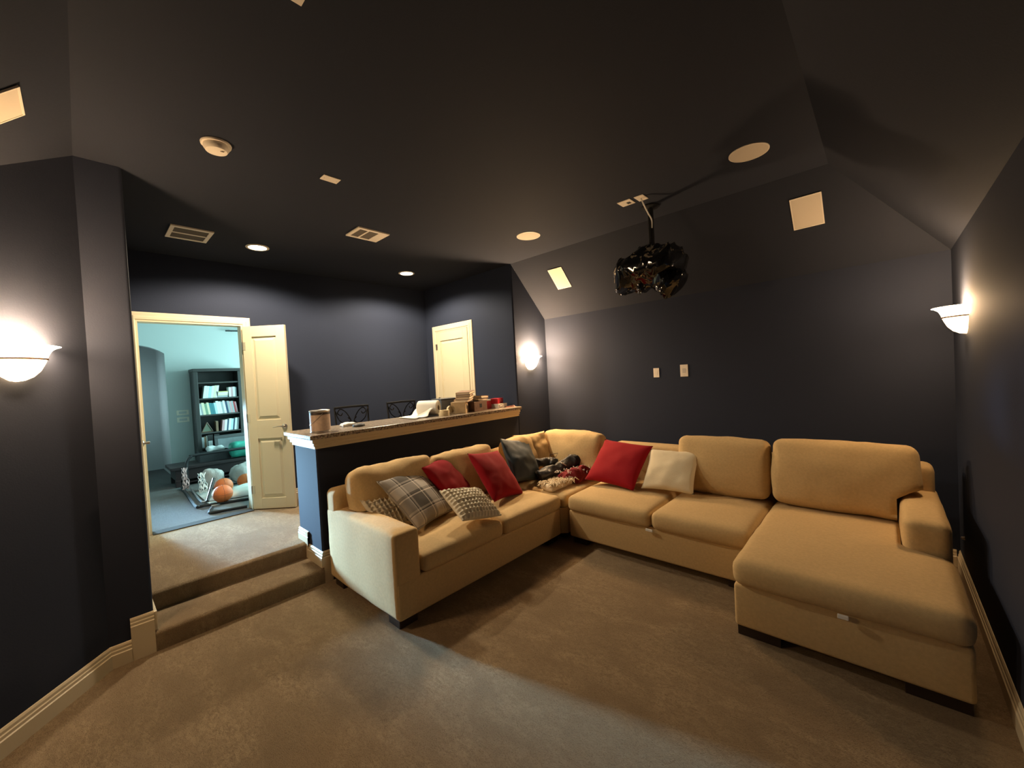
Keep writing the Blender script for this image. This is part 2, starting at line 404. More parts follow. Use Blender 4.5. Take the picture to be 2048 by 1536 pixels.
# half wall under the bar
KX = -3.94
bm = BM(); box(bm, KX, XC, YK, YA, 0, BAR-.038, .012); struct('wall_half', bm, WALL)
bar = thing('bar_counter', 'long dark speckled stone bar counter on the navy half wall behind the left sofa', 'counter', (-3.7, 2.55, BAR-.12))
bm = BM(); box(bm, KX-.06, XC+.07, YK-.065, YA-.004, BAR-.036, BAR, .006); obj('countertop', bm, granite_mat(), bar)
bm = BM()
mp = [(.0, 0), (.014, 0), (.014, .020), (.026, .026), (.026, .048), (.040, .054), (.040, .083), (0, .083)]
mould(bm, [(KX, YA-.004, BAR-.12), (KX, YK, BAR-.12), (XC, YK, BAR-.12), (XC, YA-.004, BAR-.12)], mp, side=-1)
obj('counter_moulding', bm, TRIM, bar, label='cream stepped moulding under the counter')

# baseboards
bm = BM(); mould(bm, [(XE, YF+.001), (XE, YD-.001)], BASEP, side=1); struct('baseboard_right', bm, TRIM)
bm = BM(); mould(bm, [(XC+.02, YD), (XE-.02, YD)], BASEP, side=-1); struct('baseboard_back', bm, TRIM)
bm = BM(); mould(bm, [(XF, YF), (XC, YQ), (XC, YP-.108)], BASEP, side=-1); struct('baseboard_canted', bm, TRIM)
UP = [(.001, 0), (.018, 0), (.018, .078+R1), (.013, .083+R1), (.013, .098+R1), (.009, .103+R1), (.009, .117+R1), (.004, .128+R1), (.001, .13+R1)]
bm = BM(); mould(bm, [(XC, YP-.11), (XC, YP)], UP, side=-1)
box(bm, XC-.25, XC+.0, YP, YP+.016, R1, R1+.12, .003); struct('baseboard_left', bm, TRIM)
bm = BM(); mould(bm, [(XC, YA+.64), (XC, YK+.07)], BASEP, side=1)
mould(bm, [(XC, YK+.10), (XC, YK-.001)], UP, side=1); struct('baseboard_half_wall', bm, TRIM)
bm = BM(); mould(bm, [(XC+.018, YK, R1), (XS2+.035, YK, R1)], BASEP, side=1)
mould(bm, [(XS2+.05, YK, HP-.13), (XS2+.0, YK, HP-.13)], [(.001, 0), (.016, 0), (.016, .228), (.001, .235)], side=1)
mould(bm, [(XS2+.05, YK, HP-.025), (KX, YK, HP-.025)], BASEP, side=1); struct('baseboard_half_wall_end', bm, TRIM)
bm = BM(); mould(bm, [(XB, DY1+.12, HP), (XB, YA, HP), (CX0-.1, YA, HP)], BASEP, side=-1); mould(bm, [(CX1+.1, YA, HP), (KX-.07, YA, HP)], BASEP, side=-1); struct('baseboard_landing', bm, TRIM)

# ------------------------------------------------------------------ the bright room beyond the double door
XW = -8.56; XQ = XB-T; FH = 3.3; F0, F1 = -1.6, 4.0
bm = BM(); prism(bm, [(XW-1.4, F0, HP-.06), (XB-.02, F0, HP-.06), (XB-.02, F1, HP-.06), (XW-1.4, F1, HP-.06)], (0, 0, .06)); struct('floor_far_room', bm, FARCARPET)
slab('ceiling_far_room', [(XW-1.4, F0, FH), (XQ, F0, FH), (XQ, F1, FH), (XW-1.4, F1, FH)], (0, 0, .1), FARWALL)
HY0, HY1 = .26, .963
arch = [(HY1, HP)] + [(HY1-(HY1-HY0)*k/12, 2.30+.13*math.sin(math.pi*k/12)**.8) for k in range(13)] + [(HY0, HP)]
WY0, WY1, WZ0, WZ1 = -.32, .22, .75, 1.45
bm = BM()
outl = [(F1, HP), (F1, FH), (HY0, FH)] + [(y, z) for y, z in arch[::-1][1:-1]]
box(bm, XW-T, XW, HY1, F1, HP, FH)
ys = [a for a in arch[1:-1]]
for (ya, za), (yb, zb) in zip(ys, ys[1:]): prism(bm, [(XW, ya, za), (XW, yb, zb), (XW, yb, FH), (XW, ya, FH)], (-T, 0, 0))
box(bm, XW-T, XW, WY1, HY0, HP, FH); box(bm, XW-T, XW, F0, WY0, HP, FH); box(bm, XW-T, XW, WY0, WY1, HP, WZ0); box(bm, XW-T, XW, WY0, WY1, WZ1, FH)
struct('wall_far_room', bm, FARWALL)
wallquad('wall_far_room_left', [(XW, F0, HP), (XQ, F0, HP), (XQ, F0, FH), (XW, F0, FH)], FARWALL, (0, -T, 0))
bm = BM(); W0, W1 = -7.95, -6.05
box(bm, XW, W0, F1, F1+T, HP, FH); box(bm, W1, XQ, F1, F1+T, HP, FH); box(bm, W0, W1, F1, F1+T, HP, 1.0); box(bm, W0, W1, F1, F1+T, 2.5, FH); struct('wall_far_room_right', bm, FARWALL)
bm = BM(); box(bm, XQ-.02, XQ, F0, DY0-.02, HP, FH); box(bm, XQ-.02, XQ, DY1+.02, F1, HP, FH); box(bm, XQ-.02, XQ, DY0-.02, DY1+.02, DH+.02, FH); struct('wall_far_room_near', bm, FARWALL)
# windows (daylight comes in here)
SKY = mat('window_daylight_sky', (.8, .9, 1), .5, emit=(.62, .88, 1.0), estr=3)
def window(name, axis, fixed, a0, a1, z0, z1, back):
    rt = thing(name, kind='structure', loc=(fixed, (a0+a1)/2, z0) if axis == 'x' else ((a0+a1)/2, fixed, z0))
    def B(bm, a, b, d0, d1, za, zb):
        if axis == 'x': box(bm, min(fixed+d0, fixed+d1), max(fixed+d0, fixed+d1), a, b, za, zb)
        else: box(bm, a, b, min(fixed+d0, fixed+d1), max(fixed+d0, fixed+d1), za, zb)
    bm = BM(); s = back
    for a, b, za, zb in ((a0, a0+.05, z0, z1), (a1-.05, a1, z0, z1), (a0, a1, z0, z0+.05), (a0, a1, z1-.05, z1), (a0, a1, (z0+z1)/2-.02, (z0+z1)/2+.02)): B(bm, a, b, s*.03, s*.08, za, zb)
    obj('window_frame', bm, TRIM, rt)
    bm = BM(); B(bm, a0+.02, a1-.02, s*.085, s*.09, z0+.02, z1-.02); obj('window_pane', bm, SKY, rt)
window('window_1', 'x', XW, WY0, WY1, WZ0, WZ1, -1)
window('window_2', 'y', F1, W0, W1, 1.0, 2.5, 1)
# hall behind the arch
bm = BM(); box(bm, -9.95, -9.83, -.4, 1.1, HP, FH); struct('wall_hall_end', bm, FARWALL)
bm = BM(); box(bm, -9.83, XW-T, HY1+.02, HY1+.14, HP, FH); struct('wall_hall_right', bm, FARWALL)
bm = BM(); ha, hb = HY0-.14, HY0-.02
box(bm, -9.83, -9.5, ha, hb, HP, FH); box(bm, -8.9, XW-T, ha, hb, HP, FH); box(bm, -9.5, -8.9, ha, hb, HP, 1.0); box(bm, -9.5, -8.9, ha, hb, 2.1, FH); struct('wall_hall_left', bm, FARWALL)
window('hall_fill_window', 'y', hb, -9.5, -8.9, 1.0, 2.1, -1)  # unseen window added so its glowing pane brightens the hall
bm = BM(); box(bm, -9.83, -9.80, .62, .70, HP, 2.06, .004); box(bm, -9.83, -9.805, .28, .62, HP, 2.0); struct('door_4', bm, mat('pale_door', (.8, .82, .8), .5))
bm = BM(); mould(bm, [(XW, F1, HP), (XW, HY1, HP)], BASEP, side=1); struct('baseboard_far_room', bm, FARWALL)

# ------------------------------------------------------------------ lamps
def recessed(label, x, y):
    t = thing('recessed_light', label, 'ceiling light', (x, y, H), group='recessed ceiling lights over the landing')
    bm = BM(); lathe(bm, [(.078, -.001), (.102, -.001), (.104, -.006), (.096, -.011), (.080, -.010), (.078, -.001)], seg=36); obj('trim_ring', bm, WHITEP, t, smooth=True, local=True)
    bm = BM(); lathe(bm, [(.0001, -.010), (.05, -.009), (.080, -.006), (.080, -.002), (.0001, -.002)], seg=36)
    obj('lens', bm, mat('lit_lens', (1, .95, .8), .4, emit=(1, .90, .66), estr=22), t, smooth=True, local=True)
    for size, blend, k in ((160, .35, 1.25), (114, 1.0, .35)):   # open trim: flat wide beam plus the reflector's hot centre
        d = bpy.data.lights.new('recessed_lamp', 'SPOT'); d.energy = CAN_POWER*k; d.color = CAN_COL; d.spot_size = R(size); d.spot_blend = blend; d.shadow_soft_size = .07
        o = bpy.data.objects.new('recessed_lamp', d); o.location = (0, 0, -.03); o.parent = t; COL.objects.link(o)
recessed('lit round recessed ceiling light nearer the double door', -4.57, 1.285)
recessed('lit round recessed ceiling light nearer the small closet door', -4.57, 3.002)
BAND = mat('bronze_band', (.05, .03, .02), .4, metal=.6)
def sconce(label, x, y, z, rz, dim=1.0):
    """local +X points away from the wall; z = underside of bowl"""
    t = thing('wall_sconce', label, 'sconce', (x, y, z), rz, group='bowl wall sconces')
    h = math.pi/2; GLASS = mat('lit_alabaster_glass_%d' % round(dim*100), (.9, .75, .5), .5, emit=(1, .66, .36), estr=SCONCE_GLASS*dim*1.4); GLASSLOW = mat('lit_alabaster_bowl_%d' % round(dim*100), (.9, .75, .5), .5, emit=(1, .62, .28), estr=SCONCE_GLASS*dim*.3)
    prof = [(.004, .0), (.03, .004), (.062, .022), (.088, .052), (.104, .086), (.112, .106)]
    prof2 = [(.114, .116), (.120, .134), (.132, .156), (.152, .170), (.166, .174)]
    def shell(pr):
        bm = BM(); lathe(bm, pr+[(max(.001, r-.005), zz+.001) for r, zz in pr[::-1]], seg=28, a0=-h, a1=h, sx=.92); return bm
    gb = obj('glass_bowl', shell(prof), GLASSLOW, t, smooth=True, local=True)
    obj('glass_rim', shell(prof2), GLASS, t, smooth=True, local=True)
    bm = BM(); lathe(bm, [(.113, .105), (.118, .108), (.118, .114), (.113, .117), (.108, .111), (.113, .105)], seg=28, a0=-h, a1=h, sx=.92); obj('band', bm, BAND, gb, smooth=True, local=True)
    bm = BM(); box(bm, .001, .012, -.05, .05, .05, .16, .004); tube(bm, [(.012, 0, .10), (.045, 0, .115)], .01); obj('wall_bracket', bm, BAND, t, local=True)
    bm = BM(); lathe(bm, [(.0001, 0), (.014, .004), (.014, .012), (.022, .03), (.028, .05), (.022, .07), (.0001, .078)], (.062, 0, .098), 14)
    obj('bulb', bm, mat('lit_bulb', (1, .9, .7), .3, emit=(1, .78, .48), estr=30), t, smooth=True, local=True)
    d = bpy.data.lights.new('sconce_lamp', 'POINT'); d.energy = SCONCE_POWER*dim; d.color = SCONCE_COL; d.shadow_soft_size = .06
    o = bpy.data.objects.new('sconce_lamp', d); o.location = (.075, 0, .150); o.parent = t; COL.objects.link(o)
sconce('lit bowl sconce on the narrow wall right of the small closet door', XC, 4.10, 1.70, 0, 1.9)
sconce('lit bowl sconce high on the dark right wall above the sofa chaise', XE, 3.84, 1.745, math.pi, .45)
cd = Vector((XF-XC, YF-YQ, 0)).normalized(); cn = Vector((-cd.y, cd.x, 0))
p = Vector((XC, YQ, 0))+cd*.385
sconce('lit bowl sconce on the canted wall at the left edge of the photo', p.x, p.y, 1.735, math.atan2(cn.y, cn.x), .8)

# ------------------------------------------------------------------ the sectional sofa, four units
def legs(t, spots, sx=.07, sy=.07, h=.06):
    for x, y in spots:
        bm = BM(); box(bm, x-sx, x+sx, y-sy, y+sy, 0, h, .004); obj('leg', bm, WOODDARK, t, label='dark wooden block foot')
def back_cushion(t, axis, c, size, tilt, seed, deform=None, wr=.012):
    """axis 'x': cushion faces +X; 'y': faces -Y.  size = (width, thickness, height)"""
    w, th, h = size
    if axis == 'x': M = Matrix.Rotation(R(-tilt), 3, 'Y'); sz = (th, w, h); cr = (.05, .01, .02)
    else: M = Matrix.Rotation(R(-tilt), 3, 'X'); sz = (w, th, h); cr = (.01, .05, .02)
    n = (4, 14, 10) if axis == 'x' else (14, 4, 10)
    return obj('back_cushion', cushion(c, sz, .058, cr, wr, M, deform, n, seed, 6), SOFA, t, smooth=True, sharp=0)
SX0, SX1 = -3.405, -2.345
# 1: left unit with arm
t = thing('sofa_section', 'tan two-seat sofa section with a boxy left arm, in front of the half wall', 'sofa', ((SX0+SX1)/2, 2.23, 0))
bm = cu(SX0+.01, SX1, 1.335, 3.125, .06, .31, .02, n=(6, 12, 2)); obj('base', bm, SOFA, t, smooth=True, sharp=0)
bm = cu(SX0+.02, SX1-.004, 1.325, 1.525, .065, .635, .03, crown=(.0, .012, .012), n=(12, 4, 8), wr=.004, seed=3); obj('arm', bm, SOFA, t, smooth=True, sharp=0)
bm = cu(SX0, SX0+.19, 1.33, 3.12, .30, .79, .05, crown=(.01, 0, .01), n=(3, 12, 6)); obj('back_frame', bm, SOFA, t, smooth=True, sharp=0)
for i, (a, b) in enumerate(((1.532, 2.325), (2.333, 3.13))):
    bm = cu(-3.16, SX1+.018, a, b, .308, .44, .045, crown=(.012, .006, .028), wr=.004, n=(14, 12, 2), seed=i); obj('seat_cushion', bm, SOFA, t, smooth=True, sharp=0)
def over_arm(p):
    if p.y < 1.56: p.z = max(p.z, .646+.1*max(0, p.y-1.535))
    return p
back_cushion(t, 'x', (-3.10, 1.79, .70), (.76, .20, .47), 14, 1, over_arm, .02)
back_cushion(t, 'x', (-3.11, 2.58, .685), (.74, .20, .45), 16, 5, None, .022)
legs(t, [(SX1-.10, 1.42), (SX0+.13, 1.42), (SX1-.10, 3.03), (SX0+.13, 3.03)])
# 2: corner unit
t = thing('sofa_section', 'tan corner sofa section under the heaped garments and throws', 'sofa', (-2.85, 3.67, 0))
CY0, CY1, CXR = 3.14, 4.20, -2.30
bm = BM(); prism(bm, [(SX0+.01, CY0, .06), (CXR-.06, CY0, .06), (CXR-.01, CY0+.05, .06), (CXR-.01, CY1, .06), (SX0+.01, CY1, .06)], (0, 0, .25)); obj('base', bm, SOFA, t)
bm = cu(-3.2, CXR, CY0+.004, 4.02, .308, .44, .045, crown=(.008, .008, .02), n=(12, 12, 2)); obj('seat_cushion', bm, SOFA, t, smooth=True, sharp=0)
bm = cu(SX0, SX0+.18, CY0, CY1, .30, .79, .05, n=(3, 10, 6)); obj('back_frame', bm, SOFA, t, smooth=True, sharp=0)
bm = cu(SX0+.185, CXR-.01, CY1-.18, CY1, .30, .79, .05, n=(10, 3, 6)); obj('back_frame', bm, SOFA, t, smooth=True, sharp=0)
back_cushion(t, 'x', (-3.10, 3.40, .685), (.46, .20, .45), 14, 9, None, .02)
back_cushion(t, 'y', (-2.72, 3.93, .70), (.80, .20, .46), 12, 11, None, .016)
legs(t, [(CXR-.12, CY0+.12), (SX0+.13, CY1-.13)])
# 3: armless unit
t = thing('sofa_section', 'tan armless sofa section between the corner and the chaise, white tag at its cushion gap', 'sofa', (-1.48, 3.67, 0))
DX0, DX1 = -2.255, -.705
bm = cu(DX0, DX1, 3.135, 4.20, .06, .315, .02, n=(12, 6, 2)); obj('base', bm, SOFA, t, smooth=True, sharp=0)
bm = cu(DX0, DX1, 4.02, 4.22, .30, .825, .05, crown=(0, 0, .006), n=(12, 3, 6)); obj('back_frame', bm, SOFA, t, smooth=True, sharp=0)
for i, (a, b) in enumerate(((DX0, -1.437), (-1.429, DX1))):
    bm = cu(a, b, 3.105, 4.01, .313, .455, .05, crown=(.006, .012, .028), wr=.003, n=(12, 14, 2), seed=20+i); obj('seat_cushion', bm, SOFA, t, smooth=True, sharp=0)
back_cushion(t, 'y', (-1.085, 3.90, .72), (.735, .20, .48), 12, 14, None, .008)
bm = BM(); box(bm, -1.468, -1.408, 3.098, 3.112, .298, .318, .003, M=None); obj('care_tag', bm, mat('white_tag', (.85, .82, .76), .7), t, label='small white tag')
legs(t, [(DX0+.1, 3.23), (DX1-.1, 3.23), (DX0+.1, 4.12), (DX1-.1, 4.12)])
# 4: chaise
t = thing('sofa_section', 'long tan chaise section with a short right arm, beside the dark right wall', 'sofa', (-.2, 3.4, 0))
GX0, GX1, GY0 = -.695, .268, 2.61
bm = cu(GX0, GX1, GY0, 4.20, .06, .315, .02, n=(8, 12, 2)); obj('base', bm, SOFA, t, smooth=True, sharp=0)
def tee(p):
    if p.y > 3.23:
        k = min(1, (p.y-3.23)/.09); k = k*k*(3-2*k); lim = .30+(.052-.30)*k
        if p.x > lim-.25: p.x = (lim-.25)+(p.x-(lim-.25))*.25/(.52-.25+.25-.20) if False else min(p.x, lim)
    return p
bm = cu(GX0-.004, GX1+.004, GY0-.03, 3.99, .313, .468, .055, crown=(.006, .012, .022), wr=.004, n=(18, 34, 2), deform=tee, seed=31); obj('seat_cushion', bm, SOFA, t, smooth=True, sharp=0)
bm = cu(.06, GX1-.004, 3.275, 4.19, .316, .655, .045, crown=(.008, .0, .008), wr=.003, n=(5, 12, 6), seed=33); obj('arm', bm, SOFA, t, smooth=True, sharp=0)
bm = cu(GX0, GX1-.02, 4.02, 4.22, .30, .84, .05, crown=(0, 0, .008), n=(10, 3, 6)); obj('back_frame', bm, SOFA, t, smooth=True, sharp=0)
def over_arm2(p):
    if p.x > .045 and p.z < .70:
        k = min(1, max(0, (.70-p.z)/.035)); p.x = .045+(p.x-.045)*(1-k)
    return p
back_cushion(t, 'y', (-.262, 3.88, .74), (.85, .21, .50), 12, 17, over_arm2, .009)
bm = BM(); box(bm, -.205, -.160, 2.572, 2.588, .302, .322, .003); obj('care_tag', bm, mat('white_tag', (.85, .82, .76), .7), t, label='small white tag')
legs(t, [(GX0+.12, 2.70), (GX1-.12, 2.70), (GX0+.12, 4.1), (GX1-.12, 4.1)], .11, .07)

# ------------------------------------------------------------------ throw pillows
def pillow(name, label, m, c, e, w, h, T=.15, waffle=0, piping=None, wr=.006, seed=0, n=26, concave=.07, sag=0):
    o = thing(name, label, 'pillow', c); o.rotation_euler = e; o.location = c
    if waffle: n = 76
    bm = BM(); g = [[None]*(n+1) for _ in range(n+1)]; g2 = [[None]*(n+1) for _ in range(n+1)]
    for i in range(n+1):
        for j in range(n+1):
            u, v = -1+2*i/n, -1+2*j/n
            x = w/2*u*(1-concave*(1-v*v)*u*u); y = h/2*v*(1-concave*(1-u*u)*v*v)
            f = (max(0, 1-u*u)*max(0, 1-v*v))**.5
            f = f*.82+.18*f**.4
            q = Vector((x*7+seed*2.3, y*7, seed)); nz = mnoise.noise(q)+.5*mnoise.noise(q*2.1)
            edge = min(1, 4*f)
            zf = T/2*f + nz*wr*edge; zb = -T/2*f + nz*wr*.5*edge
            zf -= sag*f*max(0, v)*.5
            if waffle:
                a, b = x/waffle, y/waffle
                d = (abs(math.sin(math.pi*a))*abs(math.sin(math.pi*b)))**.6
                zf += .022*(.5-d)*min(1, 6*f)
            g[i][j] = bm.verts.new((x, y, zf))
            g2[i][j] = g[i][j] if i in (0, n) or j in (0, n) else bm.verts.new((x, y, zb))
    for i in range(n):
        for j in range(n):
            bm.faces.new((g[i][j], g[i+1][j], g[i+1][j+1], g[i][j+1])); bm.faces.new((g2[i][j], g2[i][j+1], g2[i+1][j+1], g2[i+1][j]))
    pc = obj('pillow_cover', bm, m, o, smooth=True, local=True, sharp=0)
    if piping:
        pts = []
        N = 16
        per = [(-1+2*k/N, -1) for k in range(N)]+[(1, -1+2*k/N) for k in range(N)]+[(1-2*k/N, 1) for k in range(N)]+[(-1, 1-2*k/N) for k in range(N)]
        bm = BM(); tube(bm, [(w/2*u*(1-concave*(1-v*v)*u*u), h/2*v*(1-concave*(1-u*u)*v*v), 0) for u, v in per], .006, 6, closed=True)
        obj('piping', bm, piping, pc, smooth=True, local=True, sharp=0)
    return o
RED = mat('red_velvet', (.29, .002, .008), .85, sheen=.05, spec=.2, bump=.25, bscale=260)
BLUE = mat('slate_blue_velvet', (.020, .036, .046), .55, sheen=.08, bump=.2, bscale=260)
CREAM = mat('cream_plush', (.72, .62, .43), .95, sheen=.3, bump=.4, bscale=200)
WAF = mat('ivory_knit', (.74, .66, .50), .95, bump=.3, bscale=400)
pillow('throw_pillow', 'grey and ivory plaid throw pillow leaning near the left sofa arm', plaid_mat(), (-2.885, 1.875, .668), (.732, .01, 1.884), .51, .515, .15, piping=mat('grey_piping', (.30, .26, .21), .9), seed=1)
pillow('throw_pillow', 'ivory waffle-knit pillow mostly hidden behind the plaid pillow', WAF, (-2.93, 1.655, .60), (.80, .0, 1.75), .40, .36, .11, waffle=.036, seed=2)
pillow('throw_pillow', 'red velvet pillow half hidden behind the plaid pillow', RED, (-2.985, 2.27, .722), (.93, -.09, 1.94), .44, .41, .13, wr=.012, seed=3)
pillow('throw_pillow', 'small ivory waffle-knit pillow lying in front of the two red pillows on the left sofa', WAF, (-2.52, 2.14, .600), (.52, .20, 1.60), .44, .36, .13, waffle=.036, seed=4)
pillow('throw_pillow', 'tall red velvet pillow between the plaid and the dark blue pillow', RED, (-2.79, 2.71, 0.683), (.89, .12, 1.72), .49, .53, .15, wr=.010, seed=5)
pillow('throw_pillow', 'dark slate blue velvet pillow with a slumped top corner, next to the sofa corner', BLUE, (-2.92, 3.235, 0.710), (1.05, .19, 1.60), .48, .50, .15, wr=.014, seed=6, sag=.12)
pillow('throw_pillow', 'large bright red pillow propped on the seat right of the sofa corner', RED, (-2.0, 3.68, 0.688), (.76, .046, -.066), .56, .53, .16, wr=.006, seed=7)
pillow('throw_pillow', 'plain cream plush pillow right of the bright red pillow', CREAM, (-1.478, 3.70, .672), (.86, -.018, .032), .47, .43, .15, wr=.012, seed=8)
pillow('throw_pillow', 'crumpled tan pillow in the sofa corner behind the dark blue pillow', SOFA, (-3.07, 3.62, .74), (1.18, .0, 1.30), .46, .42, .17, wr=.026, seed=9)

# heap in the sofa corner
def lump(path, rad, seg=26, wr=.02, seed=0, flat=1.0, ns=13):
    P = curve(path, 16); bm = BM(); n = len(P)
    rr = []
    for i in range(n):
        f = i/(n-1)*(len(rad)-1); a = int(min(f, len(rad)-2)); rr.append(rad[a]+(rad[a+1]-rad[a])*(f-a))
    tube(bm, P, rr, seg)
    zmin = min(p.z for p in P)
    for v in bm.verts:
        q = v.co*ns+Vector((seed, seed*2, 0)); v.co += Vector((mnoise.noise(q), mnoise.noise(q+Vector((9, 0, 0))), mnoise.noise(q+Vector((0, 9, 0)))))*wr*1.3
        e = 1-abs(mnoise.noise(q*1.7+Vector((3, 3, 3))))*2; v.co.z += e*wr*.35
    return bm
JK = mat('charcoal_cloth', (.020, .018, .017), .5, sheen=.05, bump=.35, bscale=60)
g = thing('garment', 'dark charcoal garment crumpled in the sofa corner', 'clothing', (-2.65, 3.55, .47))
bm = lump([(-2.74, 3.30, .53), (-2.68, 3.46, .56), (-2.66, 3.60, .585), (-2.62, 3.76, .63)], [.06, .065, .055, .07], wr=.02, seed=1); obj('sleeve', bm, JK, g, smooth=True, sharp=0)
bm = lump([(-2.90, 3.42, .62), (-2.86, 3.55, .63), (-2.76, 3.68, .61)], [.045, .055, .045], wr=.02, seed=4); obj('sleeve', bm, JK, g, smooth=True, sharp=0)
bm = lump([(-2.64, 3.70, .60), (-2.58, 3.84, .635), (-2.52, 3.90, .57)], [.06, .085, .06], wr=.02, seed=7); obj('hood', bm, mat('black_cloth', (.008, .007, .007), .5, bump=.2, bscale=60), g, smooth=True, sharp=0)
bm = BM(); M = Matrix.Translation((-2.618, 3.585, .632)) @ Euler((.3, .5, 1.25)).to_matrix().to_4x4(); box(bm, -.035, .035, -.02, .02, -.005, .005, .003, M=M); obj('buckle', bm, mat('grey_buckle', (.38, .34, .28), .4, metal=.4), g)
bm = BM(); tube(bm, [(-2.80, 3.575, .63), (-2.80, 3.59, .715), (-2.77, 3.70, .715), (-2.77, 3.63, .66), (-2.79, 3.60, .65)], .004, 6); o = obj('wire_hanger', bm, mat('dark_wire', (.08, .06, .05), .4, metal=.8), smooth=True)
tag(o, 'thin wire hanger loop poking up behind the charcoal garment', 'hanger')
th = thing('throw_blanket', 'red and white flecked throw bunched under the charcoal garment', 'blanket', (-2.5, 3.6, .47))
bm = lump([(-2.56, 3.42, .49), (-2.50, 3.55, .50), (-2.46, 3.70, .50), (-2.44, 3.86, .49)], [.045, .085, .09, .05], wr=.035, seed=3, ns=14)
m = mat('red_flecked_knit', (.20, .012, .016), .95, bump=.6, bscale=80)
obj('fold', bm, m, th, smooth=True, sharp=0)
bm = BM(); random.seed(3)
for k in range(70):
    f = random.random(); b = Vector((-2.56+.13*f, 3.40+.48*f, .0)); a = random.uniform(.2, 2.4); rr = .075+.02*random.random()
    p = Vector((b.x+rr*math.cos(a), b.y+random.uniform(-.02, .02), .50+rr*math.sin(a)))
    d = Vector((random.uniform(-1, 1), random.uniform(-1, 1), random.uniform(-.3, .6)))*.022
    tube(bm, [p-d, p+Vector((0, 0, .012)), p+d], .0035, 4)
o = obj('yarn_fleck', bm, mat('white_yarn', (.75, .68, .58), .9), th, kind='stuff', label='white yarn flecks')
fz = thing('shaggy_throw', 'cream shaggy fringe throw at the front of the corner seat', 'blanket', (-2.5, 3.33, .47))
bm = cushion((-2.53, 3.33, .475), (.17, .36, .05), .02, (0, 0, .02), .012, None, None, (6, 10, 2), 2, 9); CRF = mat('cream_wool', (.72, .60, .42), .95, bump=.6, bscale=60); obj('wool_base', bm, CRF, fz, smooth=True, sharp=0)
bm = BM(); random.seed(5)
for k in range(260):
    p = Vector((random.uniform(-2.62, -2.43), random.uniform(3.16, 3.52), .50)); a = random.uniform(0, 6.28); l = random.uniform(.03, .07)
    d = Vector((math.cos(a), math.sin(a), 0))
    n2 = Vector((-d.y, d.x, 0))*random.uniform(-.015, .015)
    tube(bm, [p, p+d*l*.35+n2+Vector((0, 0, .024)), p+d*l*.7-n2+Vector((0, 0, .012)), p+d*l+n2*1.5+Vector((0, 0, -.006))], [.0055, .006, .005, .003], 5)
obj('wool_strand', bm, CRF, fz, smooth=True, kind='stuff')

# ------------------------------------------------------------------ things on the bar
Z = BAR
def one(name, label, cat, bm, m, smooth=False, group=None): return tag(obj(name, bm, m, smooth=smooth), label, cat, group)
t = thing('paint_can', 'gallon paint can with a plain tan label at the near end of the bar', 'paint can', (-3.60, 1.405, Z))
bm = BM(); lathe(bm, [(.0001, 0), (.080, 0), (.083, .004), (.083, .010), (.080, .014), (.080, .172), (.083, .178), (.084, .186), (.080, .190), (.074, .186), (.0001, .184)], seg=36); cb = obj('can_body', bm, mat('tin_metal', (.62, .58, .54), .3, metal=.9), t, smooth=True, local=True)
bm = BM(); lathe(bm, [(.0805, .016), (.0815, .017), (.0815, .150), (.0805, .151), (.0805, .016)], seg=36); cl = obj('can_label', bm, mat('tan_label', (.62, .47, .36), .6, var=.12, vscale=40), cb, smooth=True, local=True)
bm = BM(); lathe(bm, [(.0805, .152), (.0818, .153), (.0818, .172), (.0805, .173), (.0805, .152)], seg=36); obj('label_band', bm, mat('dark_label', (.05, .035, .03), .5), cb, smooth=True, local=True)
bm = BM(); tube(bm, [(.084*math.cos(a), .084*math.sin(a), .165-.10*math.sin((a-2.6)/3.6*math.pi)) for a in [2.6+3.6*k/16 for k in range(17)]], .002, 6); obj('bail_handle', bm, NICKEL, t, smooth=True, local=True)
bm = BM(); lathe(bm, [(.0001, 0), (.052, 0), (.055, .004), (.055, .020), (.050, .024), (.0001, .024)], (-3.62, 1.76, Z), 28); one('jar_lid', 'flat dark grey round lid on the bar right of the paint can', 'lid', bm, mat('dark_grey_plastic', (.07, .075, .08), .45), True)
bm = cushion((-3.78, 1.73, Z+.014), (.09, .12, .024), .01, (0, 0, .01), .01, None, None, (6, 6, 1), 4, 20); one('crumpled_paper', 'crumpled white paper scrap on the bar behind the dark round lid', 'paper', bm, mat('white_paper', (.80, .77, .70), .9), True)
# roll of white paper towel with its end unrolled across the counter
t = thing('paper_roll', 'fat roll of white paper with a loose sheet unrolled over the bar', 'paper roll', (-3.72, 2.66, Z))
PAPER = mat('white_paper', (.80, .77, .70), .9)
bm = BM(); M = Matrix.Translation((-3.84, 2.58, Z+.088)) @ Matrix.Rotation(R(-56), 4, 'Z') @ Matrix.Rotation(R(-90), 4, 'X')
q = BM(); lathe(q, [(.03, 0), (.078, 0), (.083, .006), (.083, .225), (.078, .231), (.03, .231), (.03, 0)], seg=36); merge(bm, q, M); obj('roll', bm, PAPER, t, smooth=True)
bm = BM(); q = BM(); lathe(q, [(.026, .006), (.030, .006), (.030, .225), (.026, .225), (.026, .006)], seg=24); merge(bm, q, M); obj('core', bm, mat('kraft_tube', (.22, .15, .09), .8), t, smooth=True)
bm = BM(); q = []
for k in range(13):
    f = k/12; y0 = 2.60-.27*f; y1 = 2.80-.16*f
    z = Z+.004+.085*max(0, 1-f*2.0)**2
    q.append([(-3.60+.02*f-.33*j/6-.02*math.sin(k), y0+(y1-y0)*0+.02*j/6, z+.006*mnoise.noise(Vector((f*5, j, 0))) + .004) for j in range(7)])
vv = [[bm.verts.new(p) for p in row] for row in q]
for A, B in zip(vv, vv[1:]):
    for j in range(6): bm.faces.new((A[j], A[j+1], B[j+1], B[j]))
